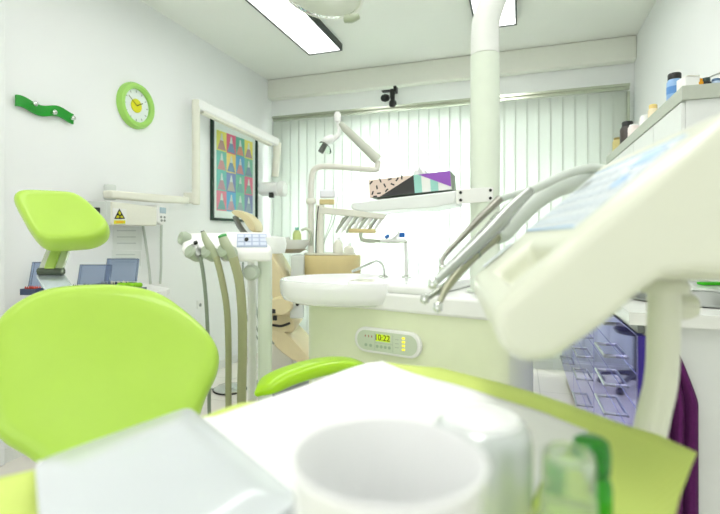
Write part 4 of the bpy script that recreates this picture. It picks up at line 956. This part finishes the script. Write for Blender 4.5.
# ------------------------------------------------------------------ tray table with bib, paper, tray, cup, bottles
TT = .90
t = thing('tray_table', 'white tray table over the chair, mostly under paper', 'tray table', LD(0, .45, .86))
def poly(pts, z): return [LD(a, b, z) for a, b in pts]
tb = [(.03, .72), (.19, .49), (.18, .40), (.05, .16), (-.12, .16), (-.225, .36), (-.16, .50), (-.07, .59)]
obj('tray_board', prism(B(), poly(tb, TT-.022), (0, 0, .020)), whiteM, t, bevel=.006, seg=3, smooth=False)
bF = P(392, 376, 1.24)
obj('support_arm', tube(B(), [LD(.04, .45, TT-.04), LD(.04, .62, TT-.05), P(392, 400, .9), P(392, 384, 1.17)], .018, 14, smooth=6), whiteM, t)
obj('arm_mount', lathe(B(), [(0, 0), (.04, 0), (.04, .018), (0, .018)], LD(.04, .45, TT-.04), UP, 24), whiteM, t)
def sheet(name, pts, z, m, lab, cat, amp, droop=None, seed=1, th=.0012):
    import mathutils
    bm = B(); base = [V((a, b, 0)) for a, b in pts]; out = []
    for i in range(len(base)):
        p, q = base[i], base[(i+1) % len(base)]
        for k in range(10): out.append(p.lerp(q, k/10))
    c = sum(out, V())/len(out); rings = []; R = 14
    for j in range(1, R+1):
        s = j/R; ring = []
        for p in out:
            l = c.lerp(p, s); zz = z+amp*mathutils.noise.noise(V((l.x*7+seed, l.y*7, 0)))*min(1, s*1.5)
            if droop: zz += droop(l.x, l.y, s)
            ring.append(bm.verts.new(LD(l.x, l.y, zz)))
        rings.append(ring)
    cv = bm.verts.new(LD(c.x, c.y, z)); n = len(out)
    for k in range(n): bm.faces.new([cv, rings[0][k], rings[0][(k+1) % n]])
    for a, b in zip(rings, rings[1:]):
        for k in range(n): bm.faces.new([a[k], a[(k+1) % n], b[(k+1) % n], b[k]])
    o = obj(name, bm, m, None, lab, cat, ang=70)
    s = o.modifiers.new('solid', 'SOLIDIFY'); s.thickness = th; s.offset = 0
    return o
def zp(px, py, z=.903): r = pZ(px, py, z)-C0; return (r.dot(RT), r.dot(FW))
lime = [zp(384, 359.5), zp(440, 366.5), zp(500, 383), zp(537, 395), zp(576, 409), zp(622, 426), zp(660, 437.5), zp(697, 455), zp(680, 492), zp(674, 514), (.15, .22), (.0, .14), (-.2, .14), (-.36, .26), (-.31, .37), (-.275, .402), (-.215, .49), zp(206, 417), zp(240, 404), zp(262, 399), zp(306, 387), zp(345, 372.5), zp(366, 365)]
sheet('lime_bib', lime, TT+.0015, bibM, 'lime green ribbed paper bib spread over the tray table', 'bib', .002, lambda x, y, s: .004*math.sin(x*30+y*12)*max(0, s-.75)*3)
wh = [zp(382, 362, .909), zp(400, 368, .909), zp(450, 383, .909), zp(500, 401, .909), zp(546, 414, .909), zp(588, 429, .909), zp(565, 457, .909), (.143, .373), (.07, .25), (.02, .18), (-.15, .2), (-.231, .34), (-.272, .395), (-.215, .48), zp(215, 419, .909), zp(262, 402, .909), zp(306, 387, .909), zp(345, 372, .909), zp(366, 365, .909)]
sheet('white_paper_cover', wh, TT+.009, paperM, 'large white paper sheet lying on the lime bib', 'paper', .002, lambda x, y, s: .003*math.sin(x*22-y*15)*max(0, s-.7)*3, seed=5)
# white glossy plate, left
pl = [(-.262, .378), (-.183, .503), (-.04, .325), (-.125, .19)]
cpl = sum((V((a, b, 0)) for a, b in pl), V())/4
ou = []
for i in range(4):
    p, q, r = V((*pl[i-1], 0)), V((*pl[i], 0)), V((*pl[(i+1) % 4], 0)); d1 = (p-q).normalized()*.016; d2 = (r-q).normalized()*.016
    for k in range(6): s = k/5; ou.append((q+d1)*(1-s)**2+q*2*s*(1-s)+(q+d2)*s*s)
bm = B(); rings = []
for s, z in ((.97, .014), (.995, .0155), (1.0, .018), (.997, .0200), (.985, .0208), (.6, .0210), (.02, .0210)):
    rings.append([bm.verts.new(LD(*(cpl+(p-cpl)*s).xy, TT+z)) for p in ou])
n = len(ou); bm.faces.new(rings[0][::-1]); bm.faces.new(rings[-1])
for a, b in zip(rings, rings[1:]):
    for k in range(n): bm.faces.new([a[k], a[(k+1) % n], b[(k+1) % n], b[k]])
obj('white_plate', bm, trayM, None, 'glossy white rectangular dish at lower left on the paper', 'dish', ang=60)
Zp = TT+.0125
# cup
cd = .195; cc = LD((388-360)/FPX*cd, cd, Zp)
Rr = .0395; hh = 1.1-.463*cd-Zp
obj('paper_cup', lathe(B(), [(0, 0), (Rr*.74, 0), (Rr*.76, .004), (Rr*.99, hh-.003), (Rr*1.02, hh), (Rr*.99, hh+.001), (Rr*.96, hh-.002), (Rr*.72, .006), (0, .006)], cc, UP, 64, closed=False), mat('white_cup_plastic', '#f6f8f7', .4, var=.01), None, 'plain white drinking cup in the close foreground', 'cup', ang=60)
# white rounded canister
cd = .325; cc = LD((481-360)/FPX*cd, cd, Zp); r = .0335; h = .062
t = thing('white_canister', 'white round-shouldered canister just behind the cup', 'canister', cc)
obj('canister_body', lathe(B(), [(0, 0), (r, 0), (r, h*.8), (r*.97, h*.9), (r*.88, h*.97), (r*.8, h), (0, h)], cc, UP, 48), mat('satin_white_metal', '#d2d9d8', .25, .35), t)
obj('canister_lid', lathe(B(), [(0, h), (r*.8, h), (r*.74, h+.003), (r*.4, h+.005), (0, h+.0055)], cc, UP, 48, closed=False), mat('lid_white', '#eef2f1', .25), t)
# clear bottle
cd = .265; cc = LD((568-360)/FPX*cd, cd, TT+.004); 
t = thing('clear_bottle', 'small clear bottle with frosted cap nearest the camera on the right', 'bottle', cc)
obj('glass_body', lathe(B(), [(0, 0), (.019, 0), (.021, .003), (.021, .028), (.018, .036), (.0135, .040), (.0135, .044), (0, .044)], cc, UP, 36), mat('clear_lime_glass', '#dff0b4', .05, trans=.8, ior=1.3), t)
obj('frosted_cap', lathe(B(), [(.0146, .040), (.0150, .042), (.0150, .050), (.0142, .051), (.0142, .071), (.0134, .075), (.011, .0765), (.0090, .0755), (.0085, .070), (0, .070)], cc, UP, 36), frost, t)
# green bottle
cd = .33; cc = LD((591-360)/FPX*cd, cd, TT+.004)
t = thing('green_bottle', 'dark green glass bottle behind the clear capped bottle', 'bottle', cc)
obj('glass_body', lathe(B(), [(0, 0), (.0125, 0), (.0138, .003), (.0138, .022), (.0125, .028), (.010, .031), (0, .031)], cc, UP, 32), greenGlass, t)
obj('cap', lathe(B(), [(.0105, .031), (.0125, .033), (.0130, .046), (.0115, .0535), (.008, .056), (0, .056)], cc, UP, 32), greenCap, t)
